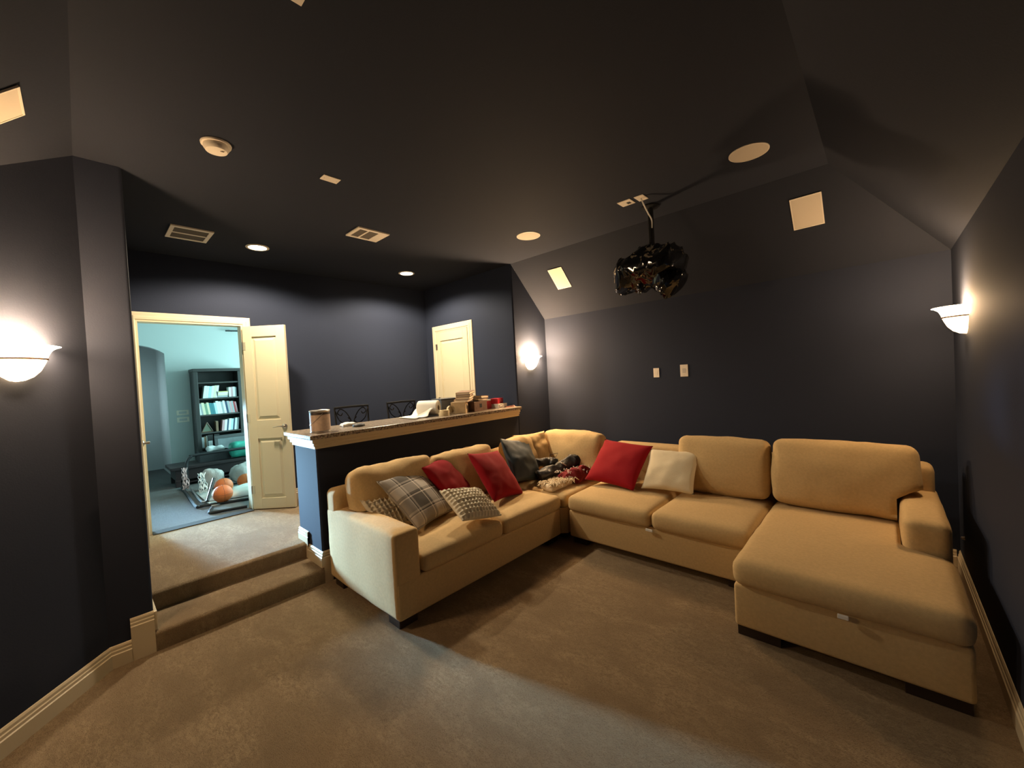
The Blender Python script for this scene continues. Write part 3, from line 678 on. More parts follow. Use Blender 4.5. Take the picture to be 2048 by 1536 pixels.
sh = obj('loose_sheet', bm, PAPER, t, smooth=True, sharp=0); sm = sh.modifiers.new('thickness', 'SOLIDIFY'); sm.thickness = .002
TAPE = mat('masking_tape', (.72, .60, .38), .6)
def ring(label, x, y, z, r, h, M=None):
    bm = BM(); q = BM(); lathe(q, [(r*.66, 0), (r, 0), (r, h), (r*.66, h), (r*.66, 0)], seg=28); merge(bm, q, Matrix.Translation((x, y, z)) @ (M or Matrix.Identity(4))); return one('tape_roll', label, 'tape', bm, TAPE, True, 'masking tape rolls on the bar')
ring('cream masking tape roll lying flat at the front of the bar', -3.53, 2.69, Z, .058, .034)
ring('cream masking tape roll stacked on the flat tape roll', -3.53, 2.695, Z+.0345, .054, .028)
ring('cream masking tape roll standing upright beside the tape stack', -3.56, 2.80, Z+.051, .05, .03, Matrix.Rotation(R(78), 4, 'Y') @ Matrix.Translation((0, 0, 0)))
KRAFT = mat('kraft_cardboard', (.50, .35, .19), .8, var=.08, vscale=20); BROWN = mat('brown_leatherette', (.16, .085, .05), .6, var=.2, vscale=30); PAGES = mat('book_pages', (.72, .60, .44), .9)
def carton(label, x, y, z, sx, sy, sz, rz, m, flap=True):
    t = thing('cardboard_box', label, 'box', (x, y, z), R(rz))
    bm = BM(); box(bm, -sx/2, sx/2, -sy/2, sy/2, 0, sz, .002); obj('carton', bm, m, t, local=True)
    bm = BM(); box(bm, -sx/2+.003, sx/2-.003, -.001, .001, sz, sz+.0012); box(bm, sx/2, sx/2+.0015, -.02, .02, sz*.35, sz*.75); obj('flap_seam', bm, DARK, t, local=True); return t
carton('small tan cardboard box under the tilted books on the bar', -3.60, 2.97, Z, .17, .15, .13, 38, KRAFT)
carton('brown cardboard box between the tan box and the red boxes', -3.64, 3.235, Z, .20, .24, .115, 8, BROWN)
def book(label, x, y, z, sx, sy, sz, rot, cover, group, parts=True):
    """lying book: spine along y at -x side"""
    t = thing('book', label, 'book', (x, y, z), 0, group); t.rotation_euler = rot
    bm = BM(); c = .003
    box(bm, -sx/2, sx/2, -sy/2, sy/2, 0, c); box(bm, -sx/2, sx/2, -sy/2, sy/2, sz-c, sz); box(bm, -sx/2, -sx/2+c, -sy/2, sy/2, c, sz-c); obj('cover', bm, cover, t, local=True)
    bm = BM(); box(bm, -sx/2+c, sx/2-.005, -sy/2+.004, sy/2-.004, c, sz-c); obj('pages', bm, PAGES, t, local=True); return t
BK = [BROWN, mat('worn_brown_cover', (.26, .16, .10), .6), mat('dark_brown_cover', (.09, .05, .035), .6), mat('tan_cover', (.42, .30, .20), .6)]
gz = Z+.132
for k, (dx, dy, th_, rz, mm, lb) in enumerate(((0, 0, .032, 30, 1, 'thick brown book at the bottom of the pile on the tan box'), (.01, .005, .026, 36, 3, 'tan book second from the bottom of the pile on the tan box'), (.0, .012, .024, 42, 0, 'brown book third in the pile on the tan box'), (.01, .02, .026, 34, 1, 'worn brown book on top of the pile on the tan box'))):
    book(lb, -3.62+dx, 3.06+dy, gz, .17, .23, th_, (R(4), 0, R(rz)), BK[mm], 'books piled on the bar'); gz += th_+.0015
gz = Z+.118
for k, (dy, th_, rz, mm, lb) in enumerate(((.03, .028, 15, 2, 'dark brown book lying on the brown cardboard box'), (.05, .03, 24, 1, 'worn brown book atop the dark book on the brown cardboard box'))):
    book(lb, -3.64, 3.27+dy, gz, .16, .22, th_, (R(-3), 0, R(rz)), BK[mm], 'books piled on the bar'); gz += th_+.001
t = thing('storage_tray', 'shallow slate tray behind the book pile on the bar', 'tray', (-3.86, 2.98, Z))
bm = BM(); box(bm, -.09, .09, -.14, .14, 0, .16, .006); obj('tray_body', bm, mat('slate_tray', (.10, .12, .15), .5), t, local=True)
bm = BM(); box(bm, -.096, .096, -.146, .146, .16, .172, .004); obj('tray_lid', bm, mat('slate_tray_lid', (.05, .06, .08), .4), t, local=True)
REDB = mat('red_carton', (.45, .012, .02), .5); WB = mat('white_carton', (.78, .72, .64), .5)
t = thing('small_carton', 'white carton with a red side at the far end of the bar', 'box', (-3.60, 3.615, Z), R(12))
bm = BM(); box(bm, -.06, .06, -.10, .10, 0, .055, .002); obj('carton', bm, WB, t, local=True)
bm = BM(); box(bm, .0605, .062, -.085, -.015, .012, .044); obj('printed_panel', bm, mat('grey_print', (.20, .16, .15), .5), t, local=True)
bm = BM(); box(bm, .0621, .0630, -.075, -.025, .020, .036); obj('printed_window', bm, WB, t, local=True)
t = thing('small_carton', 'red carton stacked on the white carton', 'box', (-3.625, 3.60, Z+.0565), R(22))
bm = BM(); box(bm, -.055, .055, -.09, .09, 0, .065, .002); obj('carton', bm, REDB, t, local=True)
bm = BM(); q = BM(); lathe(q, [(.012, 0), (.017, 0), (.017, .001), (.012, .001), (.012, 0)], seg=20, sx=1.5); merge(bm, q, Matrix.Translation((.0555, .02, .034)) @ Matrix.Rotation(R(90), 4, 'Z') @ Matrix.Rotation(R(90), 4, 'X')); obj('printed_oval', bm, mat('pale_red_print', (.62, .16, .15), .5), t, local=True)
t = thing('small_carton', 'small red and white carton beside the stacked red carton', 'box', (-3.68, 3.46, Z), R(-6))
bm = BM(); box(bm, -.05, .05, -.06, .06, 0, .10, .002); obj('carton', bm, REDB, t, local=True)
bm = BM(); box(bm, -.0505, .0505, -.0605, .0605, .1005, .118, .002); obj('carton_lid', bm, WB, t, local=True)
bm = BM(); tube(bm, curve([(-3.46, 3.60, Z+.004), (-3.50, 3.66, Z+.004), (-3.44, 3.72, Z+.005), (-3.50, 3.78, Z+.018), (-3.56, 3.72, Z+.006), (-3.52, 3.66, Z+.012), (-3.44, 3.76, Z+.006)], 6), .004, 6); one('cable', 'thin reddish cable coiled at the far end of the bar', 'cable', bm, mat('reddish_cable', (.45, .20, .14), .5), True)
# bar stools with wrought-iron backs
def stool():
    t = thing('bar_stool', 'black wrought-iron bar stool behind the bar, nearer the paint can', 'stool', (-4.25, 2.085, HP), group='iron bar stools behind the bar')
    hw = .195; BI = BLACKM
    for sy in (-1, 1):
        bm = BM(); tube(bm, curve([(-.19, sy*.20, 0), (-.165, sy*.185, .62), (-.17, sy*.185, .80), (-.185, sy*hw, 1.118)], 4), .010, 6); obj('back_post', bm, BI, t, smooth=True, local=True)
        bm = BM(); tube(bm, [(.19, sy*.20, 0), (.16, sy*.175, .62)], .010, 6); obj('leg', bm, BI, t, smooth=True, local=True)
    bm = BM(); tube(bm, [(-.185, -hw-.004, 1.118), (-.187, 0, 1.122), (-.185, hw+.004, 1.118)], .013, 6); tr = obj('top_rail', bm, BI, t, smooth=True, local=True)
    bm = BM(); tube(bm, [(-.172, -.185, .86), (-.172, .185, .86)], .008, 6); obj('lower_rail', bm, BI, t, smooth=True, local=True)
    for sy in (-1, 1):
        bm = BM(); tube(bm, curve([(-.18, sy*.005, .87), (-.18, sy*.02, .97), (-.18, sy*.07, 1.06), (-.18, sy*.13, 1.10), (-.18, sy*.165, 1.06), (-.18, sy*.13, 1.03), (-.18, sy*.11, 1.055)], 5), .006, 6); obj('scroll', bm, BI, tr, smooth=True, local=True)
        bm = BM(); tube(bm, curve([(-.18, sy*.185, 1.08), (-.18, sy*.15, .98), (-.18, sy*.07, .93), (-.18, sy*.02, .965), (-.18, sy*.05, 1.0)], 5), .006, 6); obj('scroll', bm, BI, tr, smooth=True, local=True)
    bm = cushion((0, 0, .655), (.40, .40, .07), .03, (0, 0, .012), 0, None, None, (8, 8, 1)); obj('seat', bm, mat('dark_seat_vinyl', (.03, .022, .018), .5), t, smooth=True, local=True, sharp=0)
    bm = BM(); r = [(-.175, -.19, .22), (.18, -.19, .22), (.18, .19, .22), (-.175, .19, .22)]; tube(bm, r, .007, 6, closed=True); obj('foot_ring', bm, BI, t, local=True)
    return t
s1 = stool(); s2 = copy_tree(s1); s2.location = (-4.25, 2.725, HP); s2['label'] = 'black wrought-iron bar stool behind the bar, nearer the roll of white paper'

# ------------------------------------------------------------------ on the ceiling and walls
def vent(label, cx, cy, lx, ly, banks, n_along):
    """banks: list of (x0,x1,y0,y1) openings relative to the centre; slats run along n_along"""
    t = thing('air_vent', label, 'vent', (cx, cy, H))
    xs = sorted({-lx/2, lx/2} | {b[0] for b in banks} | {b[1] for b in banks}); ys = sorted({-ly/2, ly/2} | {b[2] for b in banks} | {b[3] for b in banks})
    bm = BM()
    for xa, xb in zip(xs, xs[1:]):
        for ya, yb in zip(ys, ys[1:]):
            mx, my = (xa+xb)/2, (ya+yb)/2
            if not any(b[0] < mx < b[1] and b[2] < my < b[3] for b in banks): box(bm, xa, xb, ya, yb, -.012, -.001)
    bmesh.ops.remove_doubles(bm, verts=bm.verts, dist=1e-5)
    vf = obj('vent_frame', bm, WHITEP, t, local=True)
    bm = BM(); box(bm, -lx/2+.01, lx/2-.01, -ly/2+.01, ly/2-.01, -.0025, -.0008); obj('vent_backing', bm, DARK, t, local=True)
    for b in banks:
        ax = n_along; lo, hi = (b[0], b[1]) if ax == 'y' else (b[2], b[3]); n = max(3, int((hi-lo)/.016))
        for k in range(n):
            c = lo+(k+.5)*(hi-lo)/n; bm = BM(); w = (hi-lo)/n*.30
            q = [(c-w, -.0105), (c+w, -.004), (c+w, -.003), (c-w, -.0095)]
            if ax == 'y': prism(bm, [(x, b[2], z) for x, z in q], (0, b[3]-b[2], 0))
            else: prism(bm, [(b[0], x, z) for x, z in q], (b[1]-b[0], 0, 0))
            obj('vent_slat', bm, mat('vent_slat_paint', (.10, .085, .07), .6), vf, local=True)
vent('white return-air vent with two dark louvre banks, above the double door', -4.52, .738, .35, .30, [(-.14, -.012, -.12, .12), (.012, .14, -.12, .12)], 'y')
vent('small white ceiling vent with unequal louvre banks near the ceiling centre', -3.58, 1.947, .265, .31, [(-.10, .10, -.125, -.05), (-.10, .10, -.035, .06)], 'y')
t = thing('smoke_detector', 'round white smoke detector on the ceiling at the left', 'smoke detector', (-2.783, .606, H))
bm = BM(); lathe(bm, [(.0001, -.001), (.073, -.001), (.075, -.006), (.073, -.014), (.0001, -.014)], seg=36); obj('base_plate', bm, WHITEP, t, smooth=True, local=True)
bm = BM(); lathe(bm, [(.062, -.014), (.062, -.030), (.052, -.046), (.030, -.052), (.0001, -.053)], seg=36); sb = obj('sensor_body', bm, WHITEP, t, smooth=True, local=True)
bm = BM(); lathe(bm, [(.0001, -.0532), (.009, -.0532), (.009, -.057), (.0001, -.058)], (.025, .02, 0), 12); obj('test_button', bm, WHITEP, sb, smooth=True, local=True)
def plate(name, label, cat, M, w, h, screws=True, hole=None):
    t = thing(name, label, cat); t.matrix_world = M
    bm = BM(); box(bm, -w/2, w/2, -h/2, h/2, .0005, .006, .002); cp = obj('cover_plate', bm, WHITEP, t, local=True)
    if hole:
        bm = BM(); box(bm, hole[0]-hole[2]/2, hole[0]+hole[2]/2, hole[1]-hole[3]/2, hole[1]+hole[3]/2, .006, .0075, .0006, seg=1); obj('socket', bm, hole[4], cp, local=True)
    bm = BM()
    for s in (-1, 1): lathe(bm, [(.0001, .0072), (.003, .0068), (.003, .006), (.0001, .006)], (0, s*h*.36, 0), 10)
    obj('screw', bm, NICKEL, cp, local=True); return t
def down(x, y, rz=0): return Matrix.Translation((x, y, H)) @ Matrix.Rotation(R(rz), 4, 'Z') @ Matrix.Rotation(math.pi, 4, 'X')
plate('blank_plate', 'blank white cover plate on the ceiling between the smoke detector and a vent', 'wall plate', down(-2.768, 1.252), .075, .115)
plate('blank_plate', 'white plate cut off by the top edge of the photo', 'wall plate', down(-1.525, .58), .075, .115)
plate('outlet_plate', 'ceiling outlet plate with a dark socket, beside the projector mount', 'outlet', down(-1.575, 3.256), .115, .115, hole=(.02, -.01, .032, .04, DARK))
plate('cable_plate', 'white ceiling cable plate with a cord running to the projector mount', 'wall plate', down(-1.445, 3.262), .078, .115)
onD = lambda x, z: Matrix.Translation((x, YD, z)) @ Matrix.Rotation(R(90), 4, 'X')
plate('light_switch', 'narrower cream plate on the back wall, left of the pair', 'wall plate', onD(-1.89, 1.578), .066, .105, hole=(0, 0, .022, .045, WHITEP))
plate('dimmer_switch', 'wider white plate with a round knob on the back wall, right of the pair', 'wall plate', onD(-1.582, 1.588), .082, .13, hole=(0, .0, .034, .05, mat('pale_knob', (.55, .50, .44), .4)))
onE = Matrix.Translation((XE, 4.24, .31)) @ Matrix.Rotation(R(-90), 4, 'Y') @ Matrix.Rotation(R(90), 4, 'Z')
t = thing('door_stop', 'tiny bright metal stud low on the dark right wall', 'stud', (XE, 4.2, .31))
bm = BM(); q = BM(); lathe(q, [(.0001, .02), (.008, .018), (.01, .008), (.014, .0005), (.0001, .0005)], seg=14); merge(bm, q, Matrix.Rotation(R(-90), 4, 'Y')); obj('stud', bm, NICKEL, t, smooth=True, local=True)
# in-ceiling speakers
def round_speaker(label, x, y):
    t = thing('round_speaker', label, 'speaker', (x, y, H))
    bm = BM(); lathe(bm, [(.112, -.0005), (.121, -.0005), (.121, -.005), (.114, -.007), (.112, -.0005)], seg=44); obj('speaker_rim', bm, WHITEP, t, smooth=True, local=True)
    bm = BM(); lathe(bm, [(.0001, -.007), (.08, -.0068), (.114, -.0062), (.114, -.001), (.0001, -.001)], seg=44); obj('speaker_grille', bm, GRILLE, t, smooth=True, local=True)
round_speaker('round cream ceiling speaker above the chaise, right of the projector', -.631, 3.165)
round_speaker('round cream ceiling speaker left of the projector', -2.636, 3.21)
def square_speaker(label, c, u, n, w, h):
    n = Vector(n).normalized(); u = Vector(u).normalized(); v = n.cross(u); M = Matrix((u, v, n)).transposed().to_4x4(); M.translation = c
    t = thing('square_speaker', label, 'speaker'); t.matrix_world = M
    bm = BM()
    for a in ((-w/2, w/2, -h/2, -h/2+.008), (-w/2, w/2, h/2-.008, h/2), (-w/2, -w/2+.008, -h/2+.008, h/2-.008), (w/2-.008, w/2, -h/2+.008, h/2-.008)): box(bm, *a, .0005, .008)
    obj('speaker_frame', bm, WHITEP, t, local=True)
    bm = BM(); box(bm, -w/2+.008, w/2-.008, -h/2+.008, h/2-.008, .0005, .0065); obj('speaker_grille', bm, GRILLE, t, local=True)
nb = (0, -(H-HD), -(YD-YA)); k = (H-HD)/(YD-YA)
square_speaker('rectangular cream speaker on the sloped ceiling above the corner sconce', (-2.881, 4.07, H-k*(4.07-YA)), (1, 0, 0), nb, .20, .29)
square_speaker('rectangular cream speaker on the sloped ceiling above the chaise', (-.415, 4.043, H-k*(4.043-YA)), (1, 0, 0), nb, .205, .275)
square_speaker('rectangular cream speaker on the sloped ceiling at the left edge of the photo', (-2.635, -.21, H-1.02*(YQ+.21)), (1, 0, 0), (0, .65, -.665), .235, .29)

# projector wrapped in a black plastic bag
t = thing('projector', 'ceiling projector wrapped in a shiny black plastic bag', 'projector', (-1.47, 3.50, H))
bm = BM(); lathe(bm, [(.0001, -.0008), (.075, -.0008), (.075, -.012), (.03, -.02), (.0001, -.02)], seg=24); obj('mount_plate', bm, BLACKM, t, smooth=True, local=True)
bm = BM(); tube(bm, [(0, 0, -.018), (.0, 0, -.42)], .024, 16); obj('mount_pole', bm, BLACKM, t, smooth=True, local=True)
PLAS = mat('black_plastic_film', (.006, .006, .006), .11, coat=.4)
def crumple(bm, amp, ns, seed):
    for v in bm.verts:
        q = v.co*ns+Vector((seed, 0, seed)); d = Vector((mnoise.noise(q), mnoise.noise(q+Vector((7, 3, 1))), mnoise.noise(q+Vector((1, 8, 5)))))
        q2 = v.co*ns*2.6; e = abs(mnoise.noise(q2+Vector((seed, 2, 0))))-.2
        v.co += d*amp+v.co.normalized()*0*e; v.co.z += e*amp*.8; v.co.x += e*amp*.5
    return bm
bm = cushion((-.05, 0, -.545), (.62, .42, .25), .11, (.02, .02, .02), 0, Matrix.Rotation(R(-7), 3, 'Y'), None, (26, 18, 10)); crumple(bm, .055, 6.5, 2)
for v in bm.verts:     # gather towards the pole and pinch at the left end
    if v.co.z > -.46: v.co.z += .05*max(0, 1-(v.co.x**2+v.co.y**2)**.5/.2)
    if v.co.x < -.22: f = (-.22-v.co.x)/.12; v.co.z -= .03*f; v.co.y *= 1-.35*min(1, f)
obj('plastic_bag', bm, PLAS, t, smooth=True, local=True, sharp=28)
bm = cushion((.13, -.04, -.68), (.24, .26, .22), .08, (.0, .0, .0), 0, Euler((.2, .5, .3)).to_matrix(), None, (14, 14, 12)); crumple(bm, .06, 8, 5); obj('bag_tail', bm, PLAS, t, smooth=True, local=True, sharp=25)
bm = cushion((-.13, -.05, -.68), (.13, .10, .09), .03, (.0, .0, .0), 0, Euler((.1, .3, .2)).to_matrix(), None, (8, 8, 6)); crumple(bm, .04, 10, 8); obj('bag_knot', bm, PLAS, t, smooth=True, local=True, sharp=25)
bm = BM(); tube(bm, [Vector(p)-Vector((-1.47, 3.50, H)) for p in curve([(-1.445, 3.262, H-.006), (-1.44, 3.30, H-.05), (-1.45, 3.40, H-.09), (-1.45, 3.47, H-.13), (-1.452, 3.474, H-.20)], 6)], .006, 8); obj('power_cord', bm, mat('white_cord', (.75, .72, .68), .4), t, smooth=True, local=True, label='white cord')

# ------------------------------------------------------------------ things in the far room
t = thing('bookcase', 'tall black bookcase against the pale wall of the far room', 'bookcase', (-8.37, 1.61, HP))
BX0, BX1, BY0, BY1, BZ1 = XW+.02, -8.205, 1.262, 1.96, 1.975
BC = mat('black_bookcase_wood', (.030, .028, .027), .5)
for a, b, nm in ((BY0, BY0+.055, 'side_panel'), (BY1-.09, BY1, 'side_panel')): bm = BM(); box(bm, BX0, BX1, a, b, HP, BZ1, .003); obj(nm, bm, BC, t)
bm = BM(); box(bm, BX0, BX1+.01, BY0-.01, BY1+.01, BZ1, BZ1+.05, .006); obj('top_panel', bm, BC, t)
bm = BM(); box(bm, BX0, BX0+.012, BY0+.055, BY1-.09, HP, BZ1); obj('back_panel', bm, BC, t)
SH = [.40, .725, .968, 1.262, 1.535, 1.80]
for z in SH: bm = BM(); box(bm, BX0+.012, BX1-.008, BY0+.055, BY1-.09, z-.022, z, .002); obj('shelf', bm, mat('bookcase_shelf_edge', (.045, .042, .04), .5), t)
COLS = {'white': (.74, .78, .76), 'pale blue': (.45, .62, .70), 'cream': (.70, .66, .48), 'teal': (.05, .22, .26), 'grey': (.35, .38, .40), 'dark blue': (.03, .06, .12), 'pink': (.55, .32, .34), 'red': (.40, .05, .06), 'green': (.20, .32, .22), 'black': (.02, .02, .02), 'brown': (.20, .12, .07), 'yellow': (.65, .58, .25)}
ORD = ['first', 'second', 'third', 'fourth', 'fifth', 'sixth', 'seventh', 'eighth', 'ninth', 'tenth', 'eleventh', 'twelfth', 'thirteenth', 'fourteenth', 'fifteenth', 'sixteenth', 'seventeenth', 'eighteenth']
def shelf_books(shelf, z, y, specs, lean=0, note='from the left'):
    for k, (cn_, th_, hh) in enumerate(specs):
        m = mat('book_'+cn_.replace(' ', '_'), COLS[cn_], .6)
        bm = BM(); dep = .15; s = math.tan(R(lean))*hh
        q = [(BX1-.03, y, z+.001), (BX1-.03, y+th_, z+.001), (BX1-.03, y+th_-s, z+hh), (BX1-.03, y-s, z+hh)]
        prism(bm, q, (-dep, 0, 0), 0); iq = [(BX1-.036, a+(.0025 if i in (0, 3) else -.0025), b) for i, (x_, a, b) in enumerate(q)]
        prism(bm, [(x_, a, z+hh+.0002 if i > 1 else b+.004) for i, (x_, a, b) in enumerate(iq)], (-dep+.008, 0, 0), 1)
        one('book', f'{cn_} book on the {shelf} of the black bookcase, {ORD[k]} {note}'.replace('right end of the black bookcase', 'right end') if 'right end' in shelf else f'{cn_} book, {ORD[k]} {note} on the {shelf} of the black bookcase', 'book', bm, [m, PAGES], group=f'books on the {shelf}')
        y += th_+.0012
    return y
y0 = BY0+.06
shelf_books('upper shelf', SH[4], y0+.05, [('white', .038, .205), ('white', .03, .20), ('pale blue', .034, .195), ('white', .032, .20), ('cream', .03, .205), ('white', .03, .205)], -9)
shelf_books('upper shelf right end', SH[4], 1.735, [('white', .03, .165), ('pink', .026, .17), ('white', .032, .17), ('grey', .02, .165)], 0)
zz = SH[4]
for k, (cn_, th_) in enumerate((('grey', .03), ('cream', .028), ('white', .026), ('yellow', .018))):
    bm = BM(); box(bm, BX1-.17, BX1-.03, 1.565-.004*k, 1.715+.003*k, zz+.001, zz+th_, .002); zz += th_
    one('book', f'{cn_} book lying flat on the upper bookcase shelf, {ORD[k]} from the bottom', 'book', bm, mat('book_'+cn_, COLS[cn_], .6), group='flat books on the upper shelf')
shelf_books('middle shelf', SH[3], y0+.0, [('white', .024, .20), ('grey', .02, .19), ('cream', .036, .20), ('green', .03, .185), ('cream', .03, .20), ('teal', .034, .19), ('teal', .03, .185), ('pale blue', .028, .19), ('white', .036, .215), ('white', .03, .205), ('grey', .026, .20), ('white', .03, .215), ('dark blue', .028, .20), ('grey', .03, .205), ('pink', .028, .195), ('grey', .026, .20), ('red', .022, .19), ('pink', .02, .185)], 7)
shelf_books('lower shelf', SH[2], 1.60, [('pink', .034, .18), ('white', .032, .185), ('dark blue', .022, .18), ('white', .034, .195), ('pale blue', .03, .19), ('dark blue', .02, .185), ('white', .03, .20), ('grey', .028, .20)], -7)
shelf_books('lower shelf middle', SH[2], 1.525, [('brown', .032, .17)], 0)
t = thing('photo_frame', 'brown easel picture frame on the lower shelf of the bookcase', 'picture frame', (BX1-.07, 1.41, SH[2]))
bm = BM(); 
for a in ((0, 0, 0, .075, 0, .155), (0, .15, 0, .075, 0, .155)): tube(bm, [(0, a[1]-.075, .006), (0, 0, .165)], .008, 6)
tube(bm, [(0, -.08, .008), (0, .08, .008)], .009, 6); obj('frame', bm, mat('brown_frame', (.13, .075, .045), .5), t, local=True)
bm = BM(); prism(bm, [(-.004, -.07, .012), (-.004, .07, .012), (-.004, 0, .15)], (.003, 0, 0)); obj('picture', bm, mat('green_picture', (.14, .17, .12), .6), t, local=True)
shelf_books('bottom shelf', SH[1], y0, [('grey', .03, .17), ('brown', .028, .175), ('white', .022, .19)], 0)
for k, y in enumerate((1.432, 1.522)):
    t = thing('binder', f'black ring binder with a white spine label on the bottom bookcase shelf, {("left", "right")[k]} of two', 'binder', (BX1-.09, y, SH[1]+.001))
    bm = BM(); box(bm, -.07, .07, -.036, .036, 0, .20, .003); obj('binder_cover', bm, mat('book_black', COLS['black'], .5), t, local=True)
    bm = BM(); box(bm, .0702, .0715, -.028, .028, .012, .10); obj('spine_label', bm, mat('white_label', (.72, .76, .76), .6), t, local=True)

# long dark bench with things on it
t = thing('bench', 'long low dark wooden bench in front of the bookcase', 'bench', (-7.85, 1.75, HP))
BR = mat('espresso_wood', (.022, .013, .014), .45)
bm = BM(); box(bm, -8.12, -7.57, .83, 2.5, HP+.25, HP+.295, .006); obj('bench_top', bm, BR, t)
bm = BM(); box(bm, -8.09, -7.60, .885, 2.48, HP+.10, HP+.25); obj('apron', bm, BR, t)
for x, y in ((-7.62, .91), (-8.07, .91), (-7.62, 2.45), (-8.07, 2.45)): bm = BM(); box(bm, x-.03, x+.03, y-.03, y+.03, HP, HP+.10, .004); obj('leg', bm, BR, t)
bm = BM(); box(bm, -8.06, -7.63, .93, 2.43, HP+.04, HP+.06); obj('lower_shelf', bm, BR, t)
TZ = HP+.295
t = thing('toy_box', 'black open box on the left half of the dark bench', 'box', (-7.85, 1.40, TZ))
bm = BM()
for a in ((-.12, .12, -.20, -.19), (-.12, .12, .19, .20), (-.12, -.11, -.19, .19), (.11, .12, -.19, .19)): box(bm, *a, .001, .145)
box(bm, -.11, .11, -.19, .19, .001, .012); obj('box_shell', bm, mat('black_card', (.02, .02, .022), .6), t, local=True)
bm = cushion((0, 0, 0), (.15, .22, .06), .025, (0, 0, .015), .02, None, None, (8, 8, 3), 5, 14); o = tag(obj('rumpled_cloth', bm, mat('pale_cloth', (.52, .54, .54), .9), smooth=True, sharp=0), 'rumpled grey-white cloth sticking out of the black open box', 'cloth'); o.location = (-7.85, 1.42, TZ+.115)
t = thing('picture_frame', 'large dark framed picture leaning against the bookcase', 'picture frame', (-8.02, 1.77, TZ)); t.rotation_euler = (0, R(-14), 0)
fw_, fh_ = .62, .36
bm = BM()
for a in ((-fw_/2, fw_/2, 0, .05), (-fw_/2, fw_/2, fh_-.05, fh_), (-fw_/2, -fw_/2+.05, .05, fh_-.05), (fw_/2-.05, fw_/2, .05, fh_-.05)): box(bm, -.012, .012, a[0], a[1], a[2], a[3], .003)
obj('frame', bm, mat('charcoal_frame', (.05, .052, .055), .5), t, local=True)
bm = BM(); box(bm, -.006, .002, -fw_/2+.05, fw_/2-.05, .05, fh_-.05); obj('picture', bm, mat('grey_picture', (.13, .15, .16), .4, var=.3, vscale=6), t, local=True)
bm = cushion((-7.70, 1.80, TZ+.128), (.20, .44, .21), .05, (.02, .01, .02), .012, None, None, (8, 12, 6), 8, 8); tag(obj('duffel_bag', bm, mat('green_nylon', (.02, .27, .20), .45, var=.35, vscale=9), smooth=True, sharp=0), 'bright green nylon bag on the right half of the dark bench', 'bag')

# collapsed basketball arcade frame lying on the far floor
t = thing('hoop_game', 'black tubular basketball game frame lying on the far room floor', 'toy', (-6.5, 1.3, HP))
TU = mat('black_powder_tube', (.014, .014, .016), .35)
z = HP+.018
bm = BM(); tube(bm, curve([(-7.40, .985, HP+.012), (-7.40, .985, HP+.25), (-7.41, 1.0, HP+.38), (-7.42, 1.05, HP+.445), (-7.43, 1.16, HP+.46), (-7.43, 2.2, HP+.46)], 6), .021, 8); obj('arch_tube', bm, TU, t, smooth=True, label='bent black upright tube')
bm = BM(); tube(bm, curve([(-7.45, .93, z), (-6.8, .905, z), (-6.06, .872, z), (-6.01, .90, z), (-5.99, .96, z), (-5.84, 1.36, z), (-5.66, 1.85, z)], 6), .017, 8); obj('base_tube', bm, TU, t, smooth=True)
bm = BM(); tube(bm, curve([(-7.2, 1.0, z+.005), (-6.8, .975, z+.005), (-6.25, .955, z+.005), (-6.18, 1.0, z+.005), (-6.08, 1.4, z+.005)], 6), .012, 8); obj('base_tube', bm, mat('grey_tube', (.35, .38, .40), .3, metal=.6), t, smooth=True)
bm = BM(); tube(bm, curve([(-5.80, .985, z), (-5.62, .925, z), (-5.56, .955, z), (-5.49, 1.20, z), (-5.47, 1.255, z)], 6), .017, 8); obj('base_tube', bm, TU, t, smooth=True)
bm = BM(); tube(bm, [(-6.16, 1.0, z+.01), (-6.35, 1.115, HP+.26)], .017, 8); obj('strut', bm, TU, t, smooth=True)
bm = BM(); random.seed(11)   # slack net hanging from the frame
def net(bm, c, w, h, n, r):
    g = [[Vector((c[0]+.10*mnoise.noise(Vector((i, j, 0))*.6), c[1]+w*(i/n-.5)+.03*mnoise.noise(Vector((i, j, 5))*.7), c[2]+h*(1-j/n)+.02*mnoise.noise(Vector((i, j, 9))))) for j in range(n+1)] for i in range(n+1)]
    for i in range(n):
        for j in range(n): tube(bm, [g[i][j], g[i+1][j+1]], r, 4, cap=False); tube(bm, [g[i+1][j], g[i][j+1]], r, 4, cap=False)
net(bm, (-7.2, .94, HP+.03), .07, .30, 5, .005); obj('net', bm, mat('net_cord', (.62, .48, .48), .8), t, kind='stuff', label='slack pinkish net hanging on the tubes')
bm = BM(); net(bm, (-6.7, 1.05, HP+.03), .09, .27, 5, .006); obj('net', bm, mat('white_net_cord', (.75, .76, .74), .8), t, kind='stuff', label='slack white net')
bm = BM(); box(bm, -6.95, -5.93, 1.0, 1.9, HP+.001, HP+.014, .003); tag(obj('play_mat', bm, mat('grey_mat', (.40, .41, .39), .8)), 'flat grey mat under the basketball game frame', 'mat')
BALL = mat('orange_rubber', (.55, .125, .02), .6, bump=.3, bscale=250)
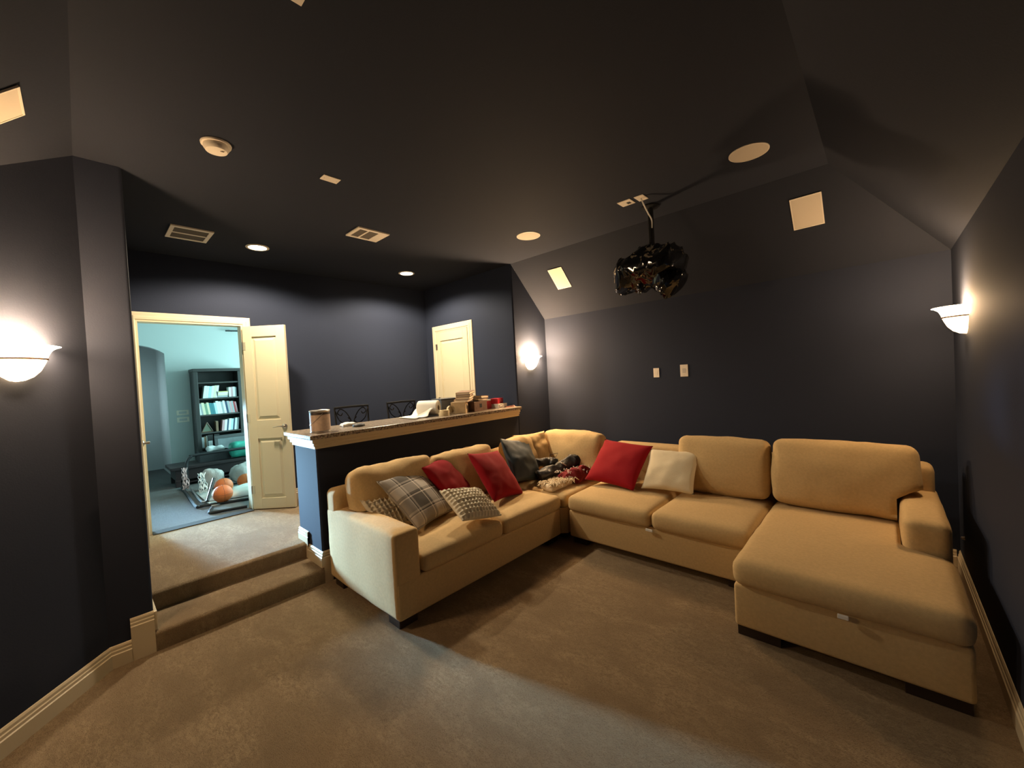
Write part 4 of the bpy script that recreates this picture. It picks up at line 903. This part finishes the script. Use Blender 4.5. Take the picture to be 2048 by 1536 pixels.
def ball(label, c, r):
    t = thing('basketball', label, 'ball', (c[0], c[1], c[2]))
    bm = BM(); bmesh.ops.create_icosphere(bm, subdivisions=4, radius=r); bs = obj('ball_skin', bm, BALL, t, smooth=True, local=True, sharp=0)
    bm = BM(); n = 32
    for e in ((0, 0, 0), (R(90), 0, 0), (0, R(90), .3)):
        M = Euler(e).to_matrix(); tube(bm, [M @ Vector((r*math.cos(2*math.pi*k/n), r*math.sin(2*math.pi*k/n), 0)) for k in range(n)], .0022, 4, closed=True)
    obj('seam', bm, mat('dark_seam', (.16, .05, .02), .6), bs, smooth=True, local=True, sharp=0)
FZ = HP+.015
ball('orange basketball, the front one, on the far room floor', (-5.97, 1.125, FZ+.105), .105)
ball('orange basketball just behind the front basketball', (-6.42, 1.225, FZ+.105), .105)
ball('orange basketball half hidden by the door casing', (-6.55, 1.50, FZ+.10), .095)
GR = mat('grey_fleece', (.34, .32, .30), .95, bump=.4, bscale=50)
bm = cushion((-6.98, 1.215, FZ+.13), (.30, .27, .25), .11, (0, 0, .02), .04, None, None, (12, 12, 8), 3, 6); tag(obj('blanket', bm, GR, smooth=True, sharp=0), 'grey fleece blanket heap left of the basketballs', 'blanket')
bm = cushion((-6.98, 1.62, FZ+.13), (.34, .40, .25), .11, (0, 0, .03), .04, None, None, (12, 12, 8), 6, 6); tag(obj('blanket', bm, GR, smooth=True, sharp=0), 'grey fleece blanket heap behind the door casing, right of the basketballs', 'blanket')
o = pillow('floor_pillow', 'white pillow on the floor right of the basketballs', mat('white_cotton', (.72, .74, .68), .9), (-6.12, 1.43, FZ+.065), (.12, -.08, 1.2), .42, .36, .12, seed=12)
for k, (z_, lb) in enumerate(((1.318, 'upper white switch plate on the pale far wall'), (1.20, 'lower white switch plate on the pale far wall'))):
    plate('switch_plate', lb, 'wall plate', Matrix.Translation((XW, 1.145, z_)) @ Matrix.Rotation(R(90), 4, 'Z') @ Matrix.Rotation(R(90), 4, 'X'), .16, .08, hole=(0, 0, .10, .04, mat('pale_switch', (.5, .5, .48), .4)))
bm = BM(); tube(bm, [(XW+.06, 1.80, 2.70), (XW+.06, 2.6, 2.72)], .012, 8); tube(bm, [(XW+.002, 1.9, 2.702), (XW+.06, 1.9, 2.702)], .008, 6); one('curtain_rod', 'short dark rod high on the pale far wall', 'rod', bm, BLACKM, True)
